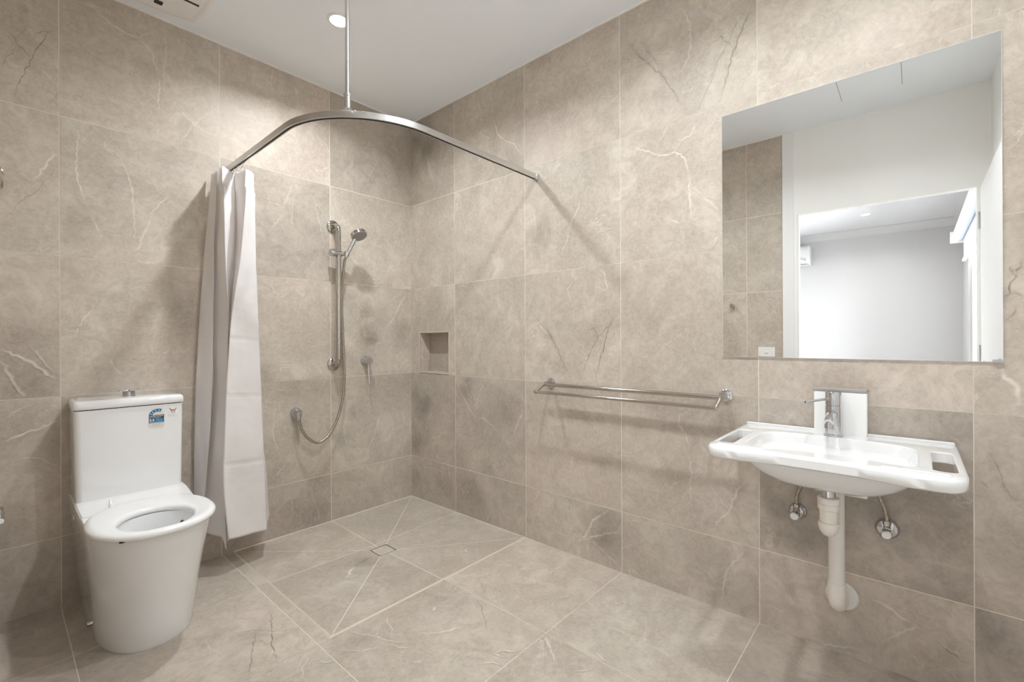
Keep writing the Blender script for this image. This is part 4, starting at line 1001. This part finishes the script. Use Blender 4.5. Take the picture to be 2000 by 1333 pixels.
bm = B(); lathe(bm, hd-nrm*0.018, nrm, [(0, 0.030), (0.004, 0.041), (0.012, 0.0495), (0.030, 0.0495), (0.0325, 0.047)], 40); hh = obj('shower_head', bm, M_CHROME, t, smooth=True)
bm = B(); lathe(bm, hd+nrm*0.0143, nrm, [(0, 0.046), (0.0015, 0.045)], 40); obj('spray_face', bm, M_SPRAY, hh, smooth=True)
# hose
hp = [h0, h0+Vector((-0.006, 0.010, -0.03)), (-0.550, -0.060, 1.56), (-0.557, -0.046, 1.45), (-0.553, -0.042, 1.30), (-0.547, -0.042, 1.15), (-0.543, -0.044, 1.0), (-0.542, -0.045, 0.88), (-0.556, -0.047, 0.75), (-0.595, -0.05, 0.63), (-0.655, -0.055, 0.545), (-0.720, -0.06, 0.515), (-0.780, -0.06, 0.555), (-0.812, -0.055, 0.61), (-0.824, -0.05, 0.665)]
bm = B(); tube(bm, smooth_path(hp, 10), 0.0078, 14); obj('hose', bm, M_HOSE, t, smooth=True)
pin(t)
t = thing('shower_outlet_elbow', 'round chrome wall elbow that feeds the shower hose', 'wall outlet', (-0.824, 0, 0.70))
bm = B(); lathe(bm, (-0.824, -0.0012, 0.702), (0, -1, 0), [(0, 0.031), (0.004, 0.031), (0.010, 0.029), (0.034, 0.027), (0.044, 0.018)], 36); obj('cover_plate', bm, M_CHROME, t, smooth=True)
bm = B(); lathe(bm, (-0.824, -0.036, 0.70), (0, -0.15, -1), [(0, 0.020), (0.02, 0.018), (0.028, 0.011), (0.048, 0.0095)], 24); obj('outlet', bm, M_CHROME, t, smooth=True); pin(t)
t = thing('shower_mixer', 'small round chrome mixer tap on the tiles right of the shower rail', 'shower mixer', (-0.369, 0, 0.99))
bm = B(); lathe(bm, (-0.369, -0.0012, 0.992), (0, -1, 0), [(0, 0.034), (0.004, 0.034), (0.008, 0.031)], 36); obj('cover_plate', bm, M_CHROME, t, smooth=True)
bm = B(); lathe(bm, (-0.369, -0.009, 0.992), (0, -1, 0), [(0, 0.026), (0.044, 0.0255), (0.047, 0.023)], 36); bd = obj('body', bm, M_CHROME, t, smooth=True)
bm = B(); cyl(bm, (-0.369, -0.040, 0.975), (-0.369, -0.052, 0.845), 0.0045, 14); obj('lever', bm, M_CHROME, t, smooth=True); pin(t)

# ------------------------------------------------------------------ double towel rail
t = thing('double_towel_rail', 'long double bar steel towel rail on the right wall', 'towel rail', (0, -1.72, 0.87))
ya, yb = -1.262, -2.158; zr = 0.892
for nm, y in (('bracket', ya), ('bracket', yb)):
    bm = B(); tube(bm, smooth_path([(-0.004, y, zr), (-0.045, y, zr), (-0.065, y, zr-0.001), (-0.085, y, zr-0.010), (-0.135, y, zr-0.036)], 6), 0.0095, 18)
    lathe(bm, (-0.130, y, zr-0.0335), (-1, 0, -0.5), [(0, 0.011), (0.012, 0.011), (0.014, 0.009)], 20)
    br = obj(nm, bm, M_STEEL, t, smooth=True)
    bm = B(); lathe(bm, (-0.0012, y, zr), (-1, 0, 0), [(0, 0.026), (0.006, 0.026), (0.009, 0.022), (0.012, 0.014)], 32); obj('flange', bm, M_CHROME, br, smooth=True)
bm = B(); cyl(bm, (-0.070, ya, zr-0.003), (-0.070, yb, zr-0.003), 0.0095, 20); obj('bar', bm, M_STEEL, t, smooth=True)
bm = B(); cyl(bm, (-0.136, ya, zr-0.037), (-0.136, yb, zr-0.037), 0.0080, 20); obj('bar', bm, M_STEEL, t, smooth=True); pin(t)

# ------------------------------------------------------------------ basin
BY0, BY1 = -2.236, -2.842; bc = (BY0+BY1)/2; hw = (BY0-BY1)/2
t = thing('wash_basin', 'wide white ceramic basin with a grip slot at each end, on the right wall', 'basin', (-0.25, bc, 0.79))
zt, zb = 0.789, 0.757
def front(v):   # x of the front edge along v in -1..1: two swept lobes, dipping in the middle
    a = abs(v); return -0.495-0.022*math.exp(-((a-0.72)/0.26)**2)-0.0*a
def outline(off=0.0):
    pts = []
    x0, x1 = -0.006, None; r = 0.045
    for i in range(25):
        v = 0.86-1.72*i/24; pts.append((front(v)+off, bc+v*hw))
    # right front corner (v=-1), rounded
    xf = front(-0.86)
    for k in range(1, 9):
        a = PI/2*k/8; pts.append((xf+0.075*(1-math.cos(a))+off*math.cos(a), bc-0.86*hw-(0.14*hw-off)*math.sin(a)))
    pts.append((-0.25, BY1+off)); pts.append((x0, BY1+off)); pts.append((x0, bc)); pts.append((x0, BY0-off)); pts.append((-0.25, BY0-off))
    for k in range(8, 0, -1):
        a = PI/2*k/8; pts.append((xf+0.075*(1-math.cos(a))+off*math.cos(a), bc+0.86*hw+(0.14*hw-off)*math.sin(a)))
    return pts
def fill_loop(bm, loops, z, mi=0):
    es = []
    vl = []
    for lp in loops:
        vs = [bm.verts.new((x, y, z if not callable(z) else z(x, y))) for x, y in lp]; vl.append(vs)
        es += [bm.edges.new((vs[i], vs[(i+1) % len(vs)])) for i in range(len(vs))]
    bmesh.ops.triangle_fill(bm, use_beauty=True, use_dissolve=False, edges=es)
    return vl
def slot(cy):
    c = -0.288; hx, hy, r = 0.130, 0.0235, 0.016
    pts = [(p.x, p.y) for p in rrect(c, cy, hx, hy, r, 0)]
    return pts
def bowl_ring(sx, sy, cx=-0.275):
    out = []
    for i in range(64):
        a = 2*PI*i/64; c, s_ = math.cos(a), math.sin(a)
        ex = 2/4.6
        x = cx+sx*math.copysign(abs(c)**ex, c); y = bc+sy*math.copysign(abs(s_)**ex, s_)
        # front rim follows the dipping front edge
        out.append((x, y))
    return out
s1, s2 = slot(BY0-0.040), slot(BY1+0.040)
bowl0 = bowl_ring(0.172, 0.212, -0.285)
bm = B()
# top face with holes, deck
vl = fill_loop(bm, [outline(0.006), s1, s2, bowl0], zt)
vb = fill_loop(bm, [outline(0.006), s1, s2], zb)
mids = [[bm.verts.new((x, y, z)) for x, y in outline(0.0)] for z in (zt-0.005, zb+0.005)]
def bridge(A_, C_):
    for i in range(len(A_)): bm.faces.new((A_[i], A_[(i+1) % len(A_)], C_[(i+1) % len(A_)], C_[i]))
bridge(vl[0], mids[0]); bridge(mids[0], mids[1]); bridge(mids[1], vb[0]); bridge(vl[1], vb[1]); bridge(vl[2], vb[2])
prev = vl[3]
for (f, z) in ((0.988, .785), (0.955, .773), (0.88, .745), (0.76, .720), (0.58, .702), (0.34, .692), (0.10, .688)):
    cur = [bm.verts.new((-0.285+0.02*(1-f)+(x+0.285)*f, bc+(y-bc)*f, z)) for x, y in bowl0]
    bridge(prev, cur); prev = cur
bm.faces.new(prev)
basin = obj('basin_top', bm, M_BASIN, t, smooth=50)
md = basin.modifiers.new('bevel', 'BEVEL'); md.width = 0.003; md.segments = 2; md.limit_method = 'ANGLE'; md.angle_limit = math.radians(55)
# underside of the bowl
bm = B(); rr = []
for (f, z) in ((1.22, .758), (1.17, .750), (1.08, .733), (0.95, .710), (0.76, .686), (0.52, .669), (0.28, .661), (0.06, .659)):
    rr.append([Vector((-0.270+(x+0.275)*f, bc+(y-bc)*f*0.93, z)) for x, y in bowl_ring(0.168, 0.205)])
loft(bm, rr); obj('bowl_underside', bm, M_BASIN, t, smooth=60)
# upstand along the wall
bm = B(); loft(bm, [rrect(-0.0145, bc, 0.0085, hw-0.004, 0.004, zt-0.006), rrect(-0.0145, bc, 0.0085, hw-0.004, 0.004, zt+0.006), rrect(-0.0140, bc, 0.006, hw-0.007, 0.003, zt+0.0085)])
obj('upstand', bm, M_BASIN, t, smooth=40)
# shallow ledges at the front of each grip
for sgn in (1, -1):
    bm = B(); yq = bc+sgn*0.205
    loft(bm, [rrect(-0.462, yq, 0.010, 0.070, 0.009, zt-0.001), rrect(-0.462, yq, 0.009, 0.068, 0.008, zt+0.0035), rrect(-0.462, yq, 0.006, 0.062, 0.005, zt+0.005)]); obj('front_ridge', bm, M_BASIN, t, smooth=60)
bm = B(); lathe(bm, (-0.267, bc, 0.6885), (0, 0, 1), [(0, 0.030), (0.002, 0.030), (0.004, 0.024), (0.002, 0.018)], 32); obj('waste_outlet', bm, M_CHROME, t, smooth=True)
pin(t)

# basin mixer
tx, ty = -0.075, -2.531
t = thing('basin_mixer', 'chrome single lever mixer tap standing on the white basin', 'tap', (tx, ty, zt))
bm = B(); lathe(bm, (tx, ty, zt+0.0005), (0, 0, 1), [(0, 0.0285), (0.004, 0.0285), (0.006, 0.0245), (0.103, 0.0235), (0.104, 0.0222), (0.106, 0.0222), (0.107, 0.0235), (0.148, 0.0232), (0.151, 0.021)], 40); obj('body', bm, M_CHROME, t, smooth=True)
bm = B(); sp = smooth_path([(tx-0.010, ty, zt+0.075), (tx-0.05, ty, zt+0.076), (tx-0.090, ty, zt+0.070), (tx-0.118, ty, zt+0.060)], 6); tube(bm, sp, 0.0135, 20, rf=lambda q: 0.015-0.002*q)
so_ = obj('spout', bm, M_CHROME, t, smooth=True)
bm = B(); lathe(bm, (tx-0.108, ty, zt+0.062), (-0.1, 0, -1), [(0, 0.0125), (0.022, 0.0125), (0.023, 0.010)], 24); obj('aerator', bm, M_CHROME, so_, smooth=True)
bm = B(); lathe(bm, (tx, ty, zt+0.130), (-0.83, 0.56, -0.08), [(0, 0.0045), (0.10, 0.0042), (0.118, 0.0055), (0.121, 0.004)], 18); obj('lever', bm, M_CHROME, t, smooth=True); pin(t)

# height-adjustable bracket plate
t = thing('basin_wall_bracket', 'upright white bracket box with grey cap on the wall behind the basin', 'bracket', (0, -2.545, 0.58))
bm = B(); box(bm, -0.045, -0.0012, -2.622, -2.470, 0.578, 0.939); obj('cover', bm, M_PLATE, t, bevel=0.004, bseg=3)
bm = B(); box(bm, -0.047, -0.0012, -2.623, -2.467, 0.939, 0.950); obj('end_cap', bm, M_GREY, t, bevel=0.002)
pin(t)

# waste pipe
px_, py_ = -0.235, -2.535
t = thing('waste_pipe', 'white plastic bottle trap and waste pipe under the basin', 'waste pipe', (-0.1, -2.55, 0.2))
bm = B(); lathe(bm, (px_, py_, 0.666), (0, 0, -1), [(0, 0.019), (0.07, 0.019)], 28); obj('tailpiece', bm, M_CHROME, t, smooth=True)
bm = B(); lathe(bm, (px_, py_, 0.618), (0, 0, -1), [(0, 0.029), (0.002, 0.030), (0.017, 0.030), (0.019, 0.028), (0.021, 0.030), (0.037, 0.0295), (0.040, 0.0255), (0.046, 0.0255)], 32); obj('nut', bm, M_PVC2, t, smooth=30)
bm = B(); lathe(bm, (px_, py_, 0.575), (0, 0, -1), [(0, 0.0245), (0.035, 0.0245), (0.037, 0.0285), (0.050, 0.0285), (0.066, 0.024), (0.078, 0.014), (0.083, 0.004)], 32)
tube(bm, smooth_path([(px_, py_, 0.520), (-0.19, py_, 0.53), (-0.155, py_, 0.575), (-0.13, py_, 0.615), (-0.105, py_-0.004, 0.60), (-0.10, py_-0.006, 0.56)], 6), 0.022, 24)
obj('trap', bm, M_PVC2, t, smooth=35)
bm = B(); cyl(bm, (-0.100, -2.541, 0.60), (-0.100, -2.541, 0.285), 0.0235, 32); obj('pipe', bm, M_PVC, t, smooth=True)
bm = B(); lathe(bm, (-0.100, -2.541, 0.295), (0, 0, -1), [(0, 0.0258), (0.045, 0.0258), (0.046, 0.0245)], 32)
tube(bm, smooth_path([(-0.100, -2.541, 0.255), (-0.098, -2.541, 0.230), (-0.085, -2.543, 0.214), (-0.060, -2.545, 0.209), (-0.01, -2.546, 0.209)], 6), 0.0238, 28)
el = obj('elbow', bm, M_PVC2, t, smooth=35)
bm = B(); lathe(bm, (-0.0012, -2.546, 0.209), (-1, 0, 0), [(0, 0.049), (0.005, 0.049), (0.009, 0.044), (0.010, 0.027)], 36); obj('wall_flange', bm, M_PVC, t, smooth=35)
pin(t)

# stop valves
def stop_valve(y, z, top, label, s=1.0):
    t = thing('stop_valve', label, 'valve', (0, y, z), 'stop valves under the basin')
    bm = B(); lathe(bm, (-0.0012, y, z), (-1, 0, 0), [(0, 0.030*s), (0.003, 0.030*s), (0.012, 0.024*s), (0.016, 0.012)], 36); obj('flange', bm, M_CHROME, t, smooth=True)
    bm = B(); lathe(bm, (-0.014, y, z), (-1, 0, -0.0), [(0, 0.011), (0.018, 0.011), (0.019, 0.014), (0.030, 0.014), (0.031, 0.010), (0.036, 0.010)], 6)
    lathe(bm, (-0.030, y, z), (0, 0, 1), [(0, 0.010), (0.020, 0.010), (0.021, 0.012), (0.034, 0.012), (0.035, 0.008)], 6); obj('body', bm, M_STEEL, t, smooth=30)
    bm = B(); lathe(bm, (-0.046, y, z-0.001), (-1, 0, 0), [(0, 0.012), (0.004, 0.0155), (0.026, 0.0155), (0.028, 0.013)], 8); kb = obj('handle', bm, M_CHROME, t, smooth=30)
    bm = B(); lathe(bm, (-0.0735, y, z-0.001), (-1, 0, 0), [(0, 0.0125), (0.002, 0.0115)], 28); obj('handle_cap', bm, M_PLASTIC, kb, smooth=30)
    bm = B(); tube(bm, smooth_path([(-0.030, y, z+0.030)]+top, 8), 0.0064, 12); obj('hose', bm, M_HOSE, t, smooth=True)
    pin(t)
stop_valve(-2.412, 0.478, [(-0.030, -2.414, 0.545), (-0.040, -2.435, 0.60), (-0.055, -2.455, 0.65), (-0.07, -2.48, 0.71)], 'left chrome stop valve with flexible hose, under the basin')
stop_valve(-2.672, 0.482, [(-0.030, -2.668, 0.545), (-0.040, -2.650, 0.60), (-0.050, -2.618, 0.65), (-0.065, -2.585, 0.71)], 'right chrome stop valve with flexible hose, beside the white waste pipe', 1.12)

# ------------------------------------------------------------------ floor drain
t = thing('floor_drain', 'square tile insert drain with dark frame line in the shower floor', 'drain', (-0.601, -0.567, -0.016))
bm = B(); z = -0.0155
x0, x1, y0, y1 = DR
box(bm, x0, x1, y0, y1, -0.05, z-0.002); obj('drain_well', bm, M_DARK, t)
bm = B(); g = 0.006
tD = Tiled(lambda u, v, d: (u, v, d+z)); tD.bed([(x0+g, x1-g, y0+g, y1-g)], 0.012)
tD.tile([(x0+g, y0+g), (x1-g, y0+g), (x1-g, y1-g), (x0+g, y1-g)], seedv(0, 1, 5), 1.0, gap=0.0015); tD.build('tile_insert', t); bm.free()
pin(t)

# ------------------------------------------------------------------ things on the left wall
t = thing('robe_hook', 'small round brushed steel robe hook on the tiled wall beside the doorway', 'hook', (XC, -1.625, 1.394))
bm = B(); lathe(bm, (XC+0.0012, -1.625, 1.394), (1, 0, 0), [(0, 0.016), (0.004, 0.016), (0.006, 0.008), (0.018, 0.008), (0.020, 0.017), (0.034, 0.018), (0.036, 0.016)], 32); obj('knob', bm, M_STEEL, t, smooth=True); pin(t)
t = thing('light_switch', 'white rocker light switch plate on the tiled wall beside the doorway', 'switch', (XC, -1.87, 1.02))
bm = B(); box(bm, XC+0.001, XC+0.009, -1.930, -1.812, 0.983, 1.057); obj('plate', bm, M_PLASTIC, t, bevel=0.002)
bm = B(); loft(bm, [[Vector((XC+0.009, y, z)) for y, z in ((-1.885, 1.010), (-1.857, 1.010), (-1.857, 1.026), (-1.885, 1.026))], [Vector((XC+0.014, y, z)) for y, z in ((-1.883, 1.012), (-1.859, 1.012), (-1.859, 1.024), (-1.883, 1.024))]]); obj('rocker', bm, M_PLASTIC, t, bevel=0.001); pin(t)
t = thing('toilet_roll_holder', 'chrome toilet roll holder on the wall at the left edge, beside the toilet', 'toilet roll holder', (XC, -0.85, 0.62))
yq, zq = -0.85, 0.652
bm = B(); lathe(bm, (XC+0.0012, yq, zq+0.012), (1, 0, 0), [(0, 0.022), (0.006, 0.022), (0.008, 0.018)], 28); obj('flange', bm, M_CHROME, t, smooth=True)
bm = B(); tube(bm, smooth_path([(XC+0.008, yq, zq+0.012), (XC+0.026, yq, zq+0.012), (XC+0.034, yq, zq+0.006), (XC+0.036, yq, zq-0.012)], 6), 0.006, 14); obj('arm', bm, M_CHROME, t, smooth=True)
bm = B(); cyl(bm, (XC+0.036, yq-0.012, zq-0.016), (XC+0.036, yq+0.13, zq-0.016), 0.0075, 18); obj('bar', bm, M_CHROME, t, smooth=True); pin(t)
